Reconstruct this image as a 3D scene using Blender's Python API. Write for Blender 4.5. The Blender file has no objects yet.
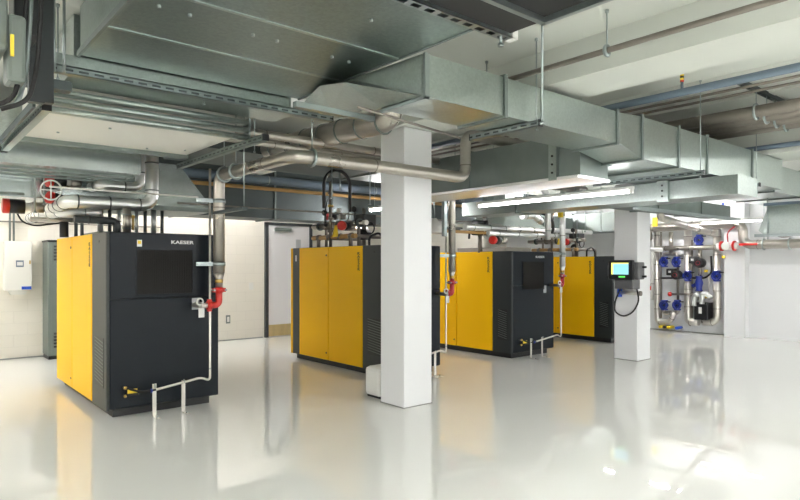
import bpy, bmesh, math, random
from mathutils import Vector, Matrix
random.seed(7)
C = bpy.context.scene.collection
# ---------------------------------------------------------------- camera numbers (for turning measured sight lines into places)
F = 606.0; CX = 400.0; HY = 264.0; H = 1.6
A = math.radians(49.9); CA, SA = math.cos(A), math.sin(A)
def at(px, py, X=None, Y=None, Z=None):
    t = (px-CX)/F; dx = CA+SA*t; dy = SA-CA*t; dz = (HY-py)/F
    d = X/dx if X is not None else Y/dy if Y is not None else (Z-H)/dz
    return Vector((d*dx, d*dy, H+d*dz))
SLAB1 = 3.42; SLAB2 = 3.70
# ---------------------------------------------------------------- materials
M = {}
def nt(m):
    return m.node_tree.nodes, m.node_tree.links
def mat(name, col, rough=.5, metal=0., spec=.5, emit=None, strength=0, coat=0, var=0., vscale=6., rvar=0., bump=0., bscale=40., stretch=None, voronoi=False):
    m = bpy.data.materials.new(name); m.use_nodes = True
    N, L = nt(m); b = N['Principled BSDF']
    b.inputs['Base Color'].default_value = (*col, 1); b.inputs['Roughness'].default_value = rough
    b.inputs['Metallic'].default_value = metal; b.inputs['Specular IOR Level'].default_value = spec
    b.inputs['Coat Weight'].default_value = coat; b.inputs['Coat Roughness'].default_value = .05
    if emit:
        b.inputs['Emission Color'].default_value = (*emit, 1); b.inputs['Emission Strength'].default_value = strength
    if var or rvar or bump:
        tc = N.new('ShaderNodeTexCoord'); mp = N.new('ShaderNodeMapping')
        L.new(tc.outputs['Object'], mp.inputs[0])
        if stretch: mp.inputs['Scale'].default_value = stretch
        if voronoi:
            nz = N.new('ShaderNodeTexVoronoi'); nz.inputs['Scale'].default_value = vscale; out = nz.outputs['Color']
            bw = N.new('ShaderNodeSeparateColor'); L.new(out, bw.inputs[0]); fac = bw.outputs[0]
        else:
            nz = N.new('ShaderNodeTexNoise'); nz.inputs['Scale'].default_value = vscale; nz.inputs['Detail'].default_value = 5; fac = nz.outputs['Fac']
        L.new(mp.outputs[0], nz.inputs['Vector'])
        if var:
            mx = N.new('ShaderNodeMix'); mx.data_type = 'RGBA'
            mx.inputs['A'].default_value = (*[c*(1-var) for c in col], 1); mx.inputs['B'].default_value = (*[min(1, c*(1+var)) for c in col], 1)
            L.new(fac, mx.inputs['Factor']); L.new(mx.outputs['Result'], b.inputs['Base Color'])
        if rvar:
            n2 = N.new('ShaderNodeTexNoise'); n2.inputs['Scale'].default_value = 2.2; n2.inputs['Detail'].default_value = 4
            L.new(mp.outputs[0], n2.inputs['Vector'])
            mr = N.new('ShaderNodeMapRange'); mr.inputs[3].default_value = max(.02, rough-rvar); mr.inputs[4].default_value = rough+rvar
            L.new(n2.outputs['Fac'], mr.inputs[0]); L.new(mr.outputs[0], b.inputs['Roughness'])
        if bump:
            n3 = N.new('ShaderNodeTexNoise'); n3.inputs['Scale'].default_value = bscale; n3.inputs['Detail'].default_value = 3
            L.new(mp.outputs[0], n3.inputs['Vector'])
            bp = N.new('ShaderNodeBump'); bp.inputs['Strength'].default_value = bump; bp.inputs['Distance'].default_value = .01
            L.new(n3.outputs['Fac'], bp.inputs['Height']); L.new(bp.outputs[0], b.inputs['Normal'])
    M[name] = m; return m
mat('ceiling_paint', (.62,.645,.595), .7, bump=.15, bscale=6, var=.03, vscale=1.2)
mat('column_paint', (.80,.81,.82), .45, bump=.08, bscale=30)
mat('epoxy_floor', (.85,.86,.82), .018, spec=.75, coat=0, var=.02, vscale=.5)
mat('galvanised_shade', (.27,.32,.30), .38, .95, rvar=.02, var=.07, vscale=50, voronoi=True)  # darker copy of galvanised: shade on the huge duct put into the colour
mat('galvanised', (.42,.48,.455), .30, .95, rvar=.02, var=.06, vscale=60, voronoi=True)
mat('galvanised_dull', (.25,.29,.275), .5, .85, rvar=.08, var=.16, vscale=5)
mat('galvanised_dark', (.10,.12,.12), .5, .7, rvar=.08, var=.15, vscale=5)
mat('zinc', (.36,.41,.41), .3, .95, var=.1, vscale=20)
mat('steel_pipe', (.46,.43,.385), .30, .9, var=.14, vscale=7, rvar=.1)
mat('dull_pipe', (.27,.245,.215), .5, .8, var=.2, vscale=6)
mat('silver_jacket', (.86,.87,.86), .34, .88, var=.05, vscale=9, rvar=.08)
mat('stainless', (.70,.67,.62), .38, .85)
mat('blue_grey_paint', (.15,.20,.255), .45, .1, var=.06)
mat('galvanised_bright', (.55,.61,.60), .24, .95, rvar=.02, var=.07, vscale=50, voronoi=True)
mat('yellow_paint', (1.0,.56,.001), .42, spec=.2)
mat('grey_paint', (.026,.032,.034), .4, spec=.5, bump=.03, bscale=200)
mat('navy_paint', (.004,.008,.013), .34, spec=.28)
mat('black_plastic', (.012,.013,.014), .4)
mat('black_mesh', (.010,.009,.008), .8)
mat('rubber', (.01,.01,.01), .6)
mat('red_paint', (.62,.02,.012), .35, coat=.3)
mat('dark_red', (.42,.02,.03), .4)
mat('blue_paint', (.012,.03,.26), .35, coat=.3)
mat('bright_blue', (.02,.09,.55), .4)
mat('orange_pipe', (.50,.30,.11), .5, .2, var=.15)
mat('brass', (.62,.42,.12), .3, .9)
mat('kick_brass', (.62,.50,.26), .35, .75, stretch=(3,1,.3), var=.2, vscale=4)
mat('white_plastic', (.80,.80,.77), .4)
mat('cream_metal', (.80,.79,.73), .4)
mat('locker_grey', (.16,.19,.17), .45)
mat('yellow_plastic', (.85,.62,.03), .4)
mat('white_label', (.75,.75,.72), .5)
mat('silver_label', (.50,.52,.54), .35, .4)
mat('door_paint', (.78,.77,.77), .35)
mat('frame_paint', (.045,.05,.055), .35)
mat('lamp_tube', (.9,.9,.9), .4, emit=(1,.96,.97), strength=50)
mat('lamp_tube_slim', (.9,.9,.9), .4, emit=(1,.95,.97), strength=10)
mat('mid_grey', (.11,.112,.115), .4)
mat('screen', (.2,.4,.5), .3, emit=(.20,.50,.62), strength=.55)
mat('screen_yellow', (.6,.6,.1), .3, emit=(.8,.75,.15), strength=.7)
mat('screen_green', (.1,.6,.1), .3, emit=(.1,.8,.1), strength=.5)
mat('lettering_dark', (.05,.035,.01), .5)
mat('lettering_white', (.80,.80,.80), .4)
mat('concrete_seam', (.30,.31,.29), .8)
def brick_wall(name, col):
    m = bpy.data.materials.new(name); m.use_nodes = True; N, L = nt(m); b = N['Principled BSDF']
    b.inputs['Roughness'].default_value = .5
    tc = N.new('ShaderNodeTexCoord'); mp = N.new('ShaderNodeMapping'); L.new(tc.outputs['Object'], mp.inputs[0])
    sp = N.new('ShaderNodeSeparateXYZ'); L.new(mp.outputs[0], sp.inputs[0])
    cb = N.new('ShaderNodeCombineXYZ'); ad = N.new('ShaderNodeMath'); ad.operation = 'ADD'
    L.new(sp.outputs[0], ad.inputs[0]); L.new(sp.outputs[1], ad.inputs[1]); L.new(ad.outputs[0], cb.inputs[0]); L.new(sp.outputs[2], cb.inputs[1])
    br = N.new('ShaderNodeTexBrick'); L.new(cb.outputs[0], br.inputs['Vector'])
    br.inputs['Scale'].default_value = 1; br.inputs['Brick Width'].default_value = .40; br.inputs['Row Height'].default_value = .20
    br.inputs['Mortar Size'].default_value = .006; br.inputs['Mortar Smooth'].default_value = .6
    br.inputs['Color1'].default_value = (*col, 1); br.inputs['Color2'].default_value = (*[c*.985 for c in col], 1); br.inputs['Mortar'].default_value = (*[c*.93 for c in col], 1)
    L.new(br.outputs['Color'], b.inputs['Base Color'])
    bp = N.new('ShaderNodeBump'); bp.inputs['Strength'].default_value = .35; bp.inputs['Distance'].default_value = .006; bp.invert = True
    L.new(br.outputs['Fac'], bp.inputs['Height']); L.new(bp.outputs[0], b.inputs['Normal'])
    M[name] = m
brick_wall('block_wall', (.83,.79,.69)); brick_wall('block_wall_white', (.8,.8,.77))
# ---------------------------------------------------------------- mesh helpers
class MB:
    def __init__(s): s.v = []; s.f = []; s.sm = []
    def add(s, vs, fs, smooth=False):
        o = len(s.v); s.v += [Vector(v) for v in vs]; s.f += [tuple(i+o for i in f) for f in fs]; s.sm += [smooth]*len(fs); return s
    def box(s, x0, x1, y0, y1, z0, z1):
        v = [(x0,y0,z0),(x1,y0,z0),(x1,y1,z0),(x0,y1,z0),(x0,y0,z1),(x1,y0,z1),(x1,y1,z1),(x0,y1,z1)]
        return s.add(v, [(3,2,1,0),(4,5,6,7),(0,1,5,4),(1,2,6,5),(2,3,7,6),(3,0,4,7)])
    def bbox(s, x0, x1, y0, y1, z0, z1, b=.01):
        bm = bmesh.new(); bmesh.ops.create_cube(bm, size=1)
        for v in bm.verts: v.co = Vector(((x0+x1)/2+v.co.x*(x1-x0), (y0+y1)/2+v.co.y*(y1-y0), (z0+z1)/2+v.co.z*(z1-z0)))
        bmesh.ops.bevel(bm, geom=bm.edges[:], offset=b, segments=2, profile=.5, affect='EDGES')
        bm.verts.index_update(); s.add([v.co.copy() for v in bm.verts], [[v.index for v in f.verts] for f in bm.faces]); bm.free(); return s
    def hexa(s, lo, hi):            # two quads of four points each (any prismatoid)
        return s.add(list(lo)+list(hi), [(3,2,1,0),(4,5,6,7),(0,1,5,4),(1,2,6,5),(2,3,7,6),(3,0,4,7)])
    def prism(s, pts, h0, h1, axis='z'):
        n = len(pts)
        def P(a, b, c):
            return (a,b,c) if axis == 'z' else ((a,c,b) if axis == 'y' else (c,a,b))
        vs = [P(a,b,h0) for a,b in pts]+[P(a,b,h1) for a,b in pts]
        fs = [tuple(range(n))[::-1], tuple(range(n,2*n))]+[(i,(i+1)%n,n+(i+1)%n,n+i) for i in range(n)]
        return s.add(vs, fs)
    def tube(s, pts, r, n=14, cap=True, fil=0, rs=None):
        P = [Vector(p) for p in pts]
        if fil and len(P) > 2:
            Q = [P[0]]
            for i in range(1, len(P)-1):
                a = P[i-1]-P[i]; b = P[i+1]-P[i]; f = min(fil, a.length*.48, b.length*.48)
                p0 = P[i]+a.normalized()*f; p2 = P[i]+b.normalized()*f
                for k in range(7):
                    t = k/6; Q.append(p0*(1-t)**2+P[i]*2*t*(1-t)+p2*t*t)
            Q.append(P[-1]); P = Q
        vs = []; fs = []; up = None
        for i, p in enumerate(P):
            d = (P[min(i+1,len(P)-1)]-P[max(i-1,0)]).normalized()
            if up is None:
                up = Vector((0,0,1)) if abs(d.z) < .9 else Vector((1,0,0))
            u = (up-d*up.dot(d)).normalized(); w = d.cross(u); up = u
            rr = rs[i] if rs else r
            for k in range(n):
                a = 2*math.pi*k/n; vs.append(p+u*math.cos(a)*rr+w*math.sin(a)*rr)
        for i in range(len(P)-1):
            for k in range(n):
                fs.append((i*n+k, i*n+(k+1)%n, (i+1)*n+(k+1)%n, (i+1)*n+k))
        s.add(vs, fs, True)
        if cap:
            m = len(P)-1
            o = len(s.v)-len(vs)
            s.f += [tuple(o+k for k in range(n))[::-1], tuple(o+m*n+k for k in range(n))]; s.sm += [False, False]
        return s
    def cyl(s, a, b, r, n=16): return s.tube([a, b], r, n)
    def torus(s, c, nrm, R, r, n=24, m=8):
        c = Vector(c); d = Vector(nrm).normalized(); u = Vector((0,0,1)) if abs(d.z) < .9 else Vector((1,0,0))
        u = (u-d*u.dot(d)).normalized(); w = d.cross(u); vs = []; fs = []
        for i in range(n):
            a = 2*math.pi*i/n; q = u*math.cos(a)+w*math.sin(a)
            for k in range(m):
                b = 2*math.pi*k/m; vs.append(c+q*(R+r*math.cos(b))+d*r*math.sin(b))
        for i in range(n):
            for k in range(m): fs.append((i*m+k, ((i+1)%n)*m+k, ((i+1)%n)*m+(k+1)%m, i*m+(k+1)%m))
        return s.add(vs, fs, True)
    def ball(s, c, r, n=12):
        c = Vector(c); vs = []; fs = []; m = n//2+1
        for i in range(m):
            th = math.pi*(i+.02)/(m-1+.04)
            for k in range(n):
                a = 2*math.pi*k/n; vs.append(c+Vector((math.sin(th)*math.cos(a), math.sin(th)*math.sin(a), math.cos(th)))*r)
        for i in range(m-1):
            for k in range(n): fs.append((i*n+k, i*n+(k+1)%n, (i+1)*n+(k+1)%n, (i+1)*n+k))
        return s.add(vs, fs, True)
    def build(s, name, m, parent=None, loc=None):
        me = bpy.data.meshes.new(name)
        off = Vector((0,0,0))
        if parent is not None: off = world(parent)
        elif loc is not None: off = Vector(loc)
        me.from_pydata([v-off for v in s.v], [], s.f); me.update()
        bm = bmesh.new(); bm.from_mesh(me); bmesh.ops.recalc_face_normals(bm, faces=bm.faces[:]); bm.to_mesh(me); bm.free()
        me.polygons.foreach_set('use_smooth', s.sm)
        o = bpy.data.objects.new(name, me); C.objects.link(o)
        me.materials.append(M[m] if isinstance(m, str) else m)
        if parent is not None: o.parent = parent
        elif loc is not None: o.location = loc
        return o
def world(o):
    v = Vector((0,0,0))
    while o is not None: v += o.location; o = o.parent
    return v
def tag(o, label, cat, group=None):
    o['label'] = label; o['category'] = cat
    if group: o['group'] = group
    return o
def thing(name, label, cat, loc=(0,0,0), group=None):
    o = bpy.data.objects.new(name, None); C.objects.link(o); o.location = loc; o.empty_display_size = .1
    return tag(o, label, cat, group)
def struct(name, mb, m, loc=None):
    o = mb.build(name, m, loc=loc); o['kind'] = 'structure'; return o
def unit(v): return Vector(v).normalized()
def text(s, name, parent, m, origin, right, up, h, vertical=False, width=None, ext=.002):
    cu = bpy.data.curves.new('t', 'FONT'); cu.body = '\n'.join(s) if vertical else s; cu.size = 1; cu.extrude = .01; cu.offset = .02
    if vertical: cu.space_line = .82; cu.align_x = 'CENTER'
    ob = bpy.data.objects.new('t', cu); C.objects.link(ob); bpy.context.view_layer.update()
    me = bpy.data.meshes.new_from_object(ob.evaluated_get(bpy.context.evaluated_depsgraph_get())); bpy.data.objects.remove(ob)
    xs = [v.co.x for v in me.vertices]; ys = [v.co.y for v in me.vertices]
    x0, x1, y0, y1 = min(xs), max(xs), min(ys), max(ys)
    sy = h/(y1-y0); sx = (width/(x1-x0)) if width else sy
    R, U = Vector(right), Vector(up); Nn = R.cross(U); O = Vector(origin)-world(parent)
    for v in me.vertices:
        v.co = O+R*((v.co.x-x0)*sx)+U*((v.co.y-y0)*sy)+Nn*(v.co.z/.01*ext)
    o = bpy.data.objects.new(name, me); C.objects.link(o); me.materials.append(M[m]); o.parent = parent; return o
def polylen(P): return sum((P[i+1]-P[i]).length for i in range(len(P)-1))
def along(P, s):
    for i in range(len(P)-1):
        l = (P[i+1]-P[i]).length
        if s <= l: return P[i]+(P[i+1]-P[i])*(s/l), (P[i+1]-P[i]).normalized()
        s -= l
    return P[-1], (P[-1]-P[-2]).normalized()
def pipe(name, label, pts, r, m='steel_pipe', cat='pipe', fil=None, bands=0, bm='zinc', group=None, flanges=(), red=()):
    """a run of pipe; bands = spacing of joint bands, flanges / red = distances of couplings along the run"""
    P = [Vector(p) for p in pts]; fil = 2.0*r if fil is None else fil
    b = MB().tube(P, r, 16, fil=fil)
    if not (bands or flanges or red):
        return tag(b.build(name, m, loc=P[0]), label, cat, group)
    t = thing(name, label, cat, P[0], group)
    b.build('pipe_body', m, t)
    L = polylen(P)
    if bands:
        n = max(1, int(L/bands)); 
        for i in range(n):
            p, d = along(P, (i+.5)*L/n); MB().cyl(p-d*.007, p+d*.007, r*1.07, 16).build('joint_band', bm, t)
    for s in flanges:
        p, d = along(P, s); MB().cyl(p-d*.03, p+d*.03, r*1.35, 16).build('coupling', m, t)
    for s in red:
        p, d = along(P, s); MB().cyl(p-d*.03, p+d*.03, r*1.5, 16).build('red_coupling', 'red_paint', t)
    return t
def rod(label, x, y, z0, z1, r=.006, clamp=None, group='threaded rods hanging from the ceiling'):
    """hanger rod with nuts; clamp=(radius, axis, drop) adds the pipe clamp it carries"""
    t = thing('hanger_rod', label, 'hanger', (x,y,z0), group)
    MB().cyl((x,y,z0),(x,y,z1), r, 8).build('threaded_rod', 'zinc', t)
    MB().cyl((x,y,z1-.02),(x,y,z1), r*2.4, 10).build('anchor', 'zinc', t)
    if clamp:
        R, ax = clamp
        MB().torus((x,y,z0-R), (1,0,0) if ax == 'x' else (0,1,0), R+.010, .015).build('pipe_clamp', 'zinc', t)
    else:
        MB().cyl((x,y,z0),(x,y,z0+.015), r*2.2, 6).build('nut', 'zinc', t)
    return t
def channel(name, label, p0, p1, w=.05, h=.05, slots='bottom', m='zinc', cat='channel', group=None, cap=True, pitch=.10):
    """slotted strut channel along x or y: real slots in the bottom (or in the -y / -x side)"""
    p0, p1 = Vector(p0), Vector(p1); ax = 0 if abs((p1-p0).x) > abs((p1-p0).y) else 1
    L = (p1-p0).length; b = MB(); th = .005
    def bx(s0, s1, c0, c1, z0, z1):
        if ax == 0: b.box(p0.x+s0, p0.x+s1, p0.y+c0, p0.y+c1, p0.z+z0, p0.z+z1)
        else: b.box(p0.x+c0, p0.x+c1, p0.y+s0, p0.y+s1, p0.z+z0, p0.z+z1)
    sgn = -1
    n = int(L/pitch)
    if slots == 'bottom':
        bx(0, L, -w/2, -w/2+th, 0, h); bx(0, L, w/2-th, w/2, 0, h)
        bx(0, L, -w/2, -w*.27, 0, th); bx(0, L, w*.27, w/2, 0, th)
        for i in range(n+1):
            s = min(i*pitch, L-.01); bx(max(0, s-.02), min(L, s+.02), -w*.27, w*.27, 0, th)
        bx(0, L, -w/2, -w/2+.014, h-th, h); bx(0, L, w/2-.014, w/2, h-th, h)
    elif slots == 'side':
        bx(0, L, -w/2, w/2, 0, th); bx(0, L, -w/2, w/2, h-th, h)
        bx(0, L, -w/2, -w/2+th, 0, h*.33); bx(0, L, -w/2, -w/2+th, h*.67, h)
        for i in range(n+1):
            s = min(i*pitch, L-.01); bx(max(0, s-.018), min(L, s+.018), -w/2, -w/2+th, h*.33, h*.67)
    else:
        bx(0, L, -w/2, -w/2+th, 0, h); bx(0, L, -w/2, w/2, h-th, h); bx(0, L, -w/2, -w/2+.014, 0, th); bx(0, L, w/2-.014, w/2, 0, th); bx(0, L, w/2-th, w/2, 0, h)
    o = b.build(name, m, loc=p0); tag(o, label, cat, group)
    if True:
        t = thing(name, label, cat, p0, group); bpy.data.objects.remove(o)
        b.build('rail', m, t)
        b = MB(); (bx(0, L, -w/2+th, -w/2+2*th, th, h-th) if slots == 'side' else bx(0, L, -w/2+th, w/2-th, h-2*th, h-th)); b.build('inner_shade', 'galvanised_dark', t)  # dark strip inside the rail paints the shade behind the slots
        if not cap: return t
        for e in (0, 1):
            q = p0 if e == 0 else p1; cb = MB()
            if ax == 0: cb.box(q.x-(.006 if e == 0 else 0), q.x+(0 if e == 0 else .006), q.y-w/2-.002, q.y+w/2+.002, q.z-.002, q.z+h+.002)
            else: cb.box(q.x-w/2-.002, q.x+w/2+.002, q.y-(.006 if e == 0 else 0), q.y+(0 if e == 0 else .006), q.z-.002, q.z+h+.002)
            cb.build('end_cap', 'black_plastic', t)
        return t
    return o
def flange_ring(parent, ax, s, a0, a1, z0, z1, w=.016, t=.02, m='galvanised_dull'):
    """rectangular duct joint frame standing proud around a duct; ax = duct direction"""
    b = MB()
    for (c0,c1,h0,h1) in ((a0-t,a1+t,z0-t,z0),(a0-t,a1+t,z1,z1+t),(a0-t,a0,z0,z1),(a1,a1+t,z0,z1)):
        if ax == 'x': b.box(s-w, s+w, c0, c1, h0, h1)
        else: b.box(c0, c1, s-w, s+w, h0, h1)
    return b.build('joint_flange', m, parent)
def duct(label, ax, s0, s1, a0, a1, z0, z1, flanges=(), m='galvanised', fm='galvanised_dull', seams=True, group=None, rivets=()):
    loc = (s0,(a0+a1)/2,z0) if ax == 'x' else ((a0+a1)/2,s0,z0)
    t = thing('air_duct', label, 'air duct', loc, group)
    b = MB()
    if ax == 'x': b.box(s0,s1,a0,a1,z0,z1)
    else: b.box(a0,a1,s0,s1,z0,z1)
    b.build('duct_body', m, t)
    for s in flanges: flange_ring(t, ax, s, a0, a1, z0, z1, m=fm)
    return t

# ================================================================ SETTING
struct('floor', MB().box(-3,14.6,-4,12.3,-.2,0), 'epoxy_floor')
struct('wall_back', MB().box(-3,14.6,12,12.3,0,3.9), 'block_wall')
struct('wall_right', MB().box(14.35,14.65,-4,12,0,3.9), 'column_paint')
struct('wall_left', MB().box(-3.3,-3,-4,12.3,0,3.9), 'block_wall_white')
struct('wall_front', MB().box(-3,14.6,-4.3,-4,0,3.9), 'column_paint')
struct('ceiling', MB().box(-3.2,4.5,-4.2,12.2,SLAB1,3.95), 'ceiling_paint'); struct('ceiling', MB().box(4.5,14.6,-4.2,12.2,SLAB2,3.95), 'ceiling_paint')
struct('trim_1', MB().box(4.28,4.86,-4,12,3.12,3.45), 'ceiling_paint')          # ceiling beams
struct('trim_2', MB().box(9.30,9.88,-4,12,3.12,3.72), 'ceiling_paint')
rib = MB()
for x in (6.3,7.2,8.1,9.0,10.9,11.9,12.9):
    rib.box(x-.10,x+.10,-4,12,3.64,3.71)
struct('trim_3', rib, 'ceiling_paint')
struct('trim_4', MB().box(14.05,14.36,-4,12,3.3,3.72), 'ceiling_paint')
struct('trim_5', MB().box(14.10,14.36,5.20,5.63,0,3.5), 'column_paint')             # pilaster
struct('trim_6', MB().box(14.30,14.36,-4,5.20,0,1.60), 'column_paint')              # lower wall lining
struct('baseboard_right', MB().box(14.33,14.352,5.63,12,0,.02), 'concrete_seam')
struct('baseboard_back', MB().box(-3,6.2,11.985,12.002,0,.02), 'concrete_seam')
for nm, x, y, lab in (('column', 4.345, 5.09, 'square white column in front of the second compressor'), ('column', 9.375, 5.09, 'square white column carrying the control display')):
    t = thing('column', lab, 'column', (x+.21,y+.21,0), 'white square columns')
    MB().bbox(x, x+.42, y, y+.42, 0, 3.12, .012).build('shaft', 'column_paint', t)
    MB().box(x-.003, x+.423, y-.003, y+.423, 0, .012).build('base_joint', 'concrete_seam', t)

# door in the back wall
d = MB(); dx0, dx1, dz = 6.24, 7.42, 2.51
d.box(dx0,dx0+.07,11.93,12.0,0,dz).box(dx1-.07,dx1,11.93,12.0,0,dz).box(dx0,dx1,11.93,12.0,dz-.06,dz)
dr = thing('door_1', 'x', 'door', (dx0,12,0)); del dr['label']; del dr['category']; dr['kind'] = 'structure'
d.build('door_frame', 'frame_paint', dr)
MB().box(dx0+.07,dx1-.07,11.955,11.995,.01,dz-.06).build('door_leaf', 'door_paint', dr)
MB().box(dx0+.07,dx1-.07,11.945,11.955,.02,.27).build('kick_plate', 'kick_brass', dr)
MB().bbox(dx0+.22,dx0+.62,11.89,11.955,2.32,2.40,.008).build('door_closer', 'locker_grey', dr)
MB().box(7.0,7.12,11.945,11.956,1.75,2.15).build('vision_panel', 'silver_label', dr)

# wall fittings on the back wall
t = thing('wall_outlet', 'small electrical outlet plate low on the cream block wall left of the door', 'outlet', (5.43,12,.45))
MB().box(5.36,5.45,11.985,12,.36,.53).build('cover_plate', 'locker_grey', t); MB().box(5.38,5.43,11.98,11.986,.39,.50).build('socket', 'cream_metal', t)
tag(MB().box(6.0-.12,6.0-.02,11.99,12,1.05,1.2).build('blank_plate', 'cream_metal', loc=(5.93,12,1.1)), 'blank cream wall plate above the outlet beside the door', 'wall plate')
t = thing('control_box', 'white wall-mounted inverter box with small blue display at far left', 'electrical box', (1.6,11.9,1.14))
MB().bbox(1.44,1.83,11.78,12,1.16,1.98,.012).build('housing', 'cream_metal', t)
MB().box(1.60,1.71,11.772,11.782,1.55,1.66).build('display_bezel', 'blue_grey_paint', t); MB().box(1.615,1.695,11.768,11.773,1.575,1.635).build('display', 'white_label', t)
MB().box(1.68,1.82,11.772,11.781,1.175,1.225).build('blue_label', 'bright_blue', t)
MB().box(1.79,1.81,11.772,11.781,1.60,1.66).build('key_switch', 'brass', t)
MB().prism([(1.5,1.16),(1.78,1.16),(1.74,1.09),(1.54,1.09)],11.82,11.98,'y').build('cable_gland_box', 'cream_metal', t)
for k,(x,lab) in enumerate(((1.53,'left'),(1.585,'right'))):
    pipe('conduit', f'{lab} of the two thin conduits rising from the white inverter box', [(x,11.9,1.975),(x,11.9,3.40)], .016, 'galvanised_dull', 'conduit', bands=.7, group='conduits above the inverter box')
t = thing('locker', 'tall grey metal cabinet with louvres standing against the back wall', 'cabinet', (2.2,11.6,0))
MB().bbox(2.02,2.62,11.5,11.98,.06,1.97,.008).build('cabinet_body', 'locker_grey', t)
MB().box(2.01,2.63,11.49,11.99,1.97,2.0).build('cabinet_top', 'black_plastic', t); MB().box(2.03,2.6,11.53,11.97,0,.06).build('plinth', 'black_plastic', t)
MB().box(2.07,2.30,11.494,11.501,.12,1.93).build('cabinet_door', 'locker_grey', t)
for z0 in (1.66,.20):
    lv = MB()
    for k in range(5): lv.prism([(11.475,z0+k*.055),(11.495,z0+k*.055),(11.495,z0+k*.055+.03)],2.10,2.28,'x')
    lv.build('louvre', 'black_plastic', t)
for z0 in (1.32,.76): MB().box(2.15,2.175,11.486,11.494,z0,z0+.05).build('warning_sticker', 'yellow_plastic', t)

# ================================================================ COMPRESSORS
TOP = {1.70:1.93, 5.24:1.865, 7.98:1.815, 11.13:1.755}
def compressor(label, x, y, w, segs, end_strip, sticker=True, grille=True, hgt=None):
    """near bottom corner at (x,y); front faces -y, door side faces -x. segs = y offsets of the door seams"""
    t = thing('air_compressor', label, 'air compressor', (x+w/2, y+1.2, 0), 'yellow and dark compressor cabinets in a row')
    z0 = .09; L = segs[-1]+end_strip; zt = hgt or TOP[x]
    MB().box(x+.08,x+w-.08,y+.09,y+L-.05,0,z0).build('plinth', 'black_plastic', t)
    MB().bbox(x+.012,x+w,y+.02,y+L,z0,zt-.01,.01).build('body', 'navy_paint', t)
    MB().bbox(x+.03,x+w-.02,y+.03,y+L-.02,zt-.012,zt+.004,.004).build('roof_panel', 'black_plastic', t)
    # grey corner panel on the door side
    g = MB().prism([(x+.014,y+segs[0]-.006),(x-.004,y+segs[0]-.006),(x-.002,y+.03),(x+.004,y+.010),(x+.024,y+.002),(x+.03,y+.03)],z0,zt,'z')
    g.build('corner_panel', 'grey_paint', t)
    # front panels, upper and lower
    zs = 1.235
    f = MB().bbox(x+.026,x+w-.008,y-.004,y+.024,z0+.01,zs-.004,.008); f.build('lower_front_panel', 'navy_paint', t)
    f = MB().bbox(x+.026,x+w-.008,y-.004,y+.024,zs+.004,zt,.008); f.build('upper_front_panel', 'navy_paint', t)
    # doors
    for i in range(len(segs)-1):
        a, b = segs[i], segs[i+1]
        dd = MB().bbox(x-.010,x+.02,y+a+.006,y+b-.010,z0+.008,zt,.007).build('side_door', 'yellow_paint', t)
        for zz in (z0+.12, zt-.13):
            if i == 0: continue
            MB().cyl((x-.016,y+a+.05,zz),(x-.008,y+a+.05,zz),.014,12).build('latch', 'black_plastic', dd)
    if end_strip > .2:
        MB().bbox(x-.006,x+.016,y+segs[-1]+.004,y+L-.06,z0,zt,.006).build('rear_grey_panel', 'grey_paint', t)
        MB().bbox(x-.010,x+.016,y+L-.055,y+L,z0,zt,.006).build('rear_yellow_edge', 'yellow_paint', t)
        MB().box(x-.009,x-.005,y+segs[-1]+.08,y+segs[-1]+.12,zt-.22,zt-.12).build('small_label', 'white_label', t)
    # first door carries the upright lettering
    text('KAESER', 'upright_lettering', t, 'lettering_dark', (x-.0115,y+segs[0]+.12,zt-.36), (0,-1,0), (0,0,1), .27, vertical=True, width=.07, ext=.0015)
    text('KAESER', 'front_lettering', t, 'lettering_white', (x+w*.545,y-.0055,zt-.110), (1,0,0), (0,0,1), .038, width=.25, ext=.0015)
    # ventilation grille low on the corner panel
    v = MB(); vy0, vy1, vz0, vz1 = y+.10, y+segs[0]-.12, z0+.22, z0+.74
    v.box(x-.006,x+.004,vy0,vy1,vz0,vz1); vg = v.build('side_vent', 'black_plastic', t)
    s = MB(); n = 13
    for k in range(n):
        zz = vz0+.02+(vz1-vz0-.04)*k/n
        s.hexa([(x-.010,vy0+.01,zz),(x-.006,vy0+.01,zz),(x-.006,vy1-.01,zz+.04),(x-.010,vy1-.01,zz+.04)],[(x-.010,vy0+.01,zz+.008),(x-.006,vy0+.01,zz+.008),(x-.006,vy1-.01,zz+.048),(x-.010,vy1-.01,zz+.048)])
    s.build('vent_slats', 'locker_grey', vg)
    MB().cyl((x-.008,y+segs[0]*.5,zt-.09),(x+.006,y+segs[0]*.5,zt-.09),.014,12).build('latch', 'black_plastic', t)
    if grille:
        gx0, gx1, gz0, gz1 = x+w*.246, x+w*.738, zt-.65, zt-.18
        gr = MB().box(gx0,gx1,y-.006,y-.003,gz0,gz1).build('filter_mat', 'black_mesh', t)
        fr = MB(); 
        for k in range(27): zz = gz0+(gz1-gz0)*(k+.5)/27; fr.box(gx0,gx1,y-.009,y-.006,zz-.003,zz+.003)
        for k in range(31): xx = gx0+(gx1-gx0)*(k+.5)/31; fr.box(xx-.002,xx+.002,y-.010,y-.006,gz0,gz1)
        fr.build('grille_mesh', 'black_mesh', gr)
        fr = MB().box(gx0-.012,gx1+.012,y-.012,y-.003,gz1,gz1+.012).box(gx0-.012,gx1+.012,y-.012,y-.003,gz0-.012,gz0).box(gx0-.012,gx0,y-.012,y-.003,gz0,gz1).box(gx1,gx1+.012,y-.012,y-.003,gz0,gz1)
        fr.build('grille_frame', 'navy_paint', t)
    if sticker:
        MB().box(x+.295,x+.345,y-.0062,y-.004,zt-.145,zt-.075).build('warning_sticker', 'white_label', t)
        MB().box(x+.303,x+.337,y-.0070,y-.0062,zt-.118,zt-.082).build('warning_triangle', 'yellow_plastic', t)
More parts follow.
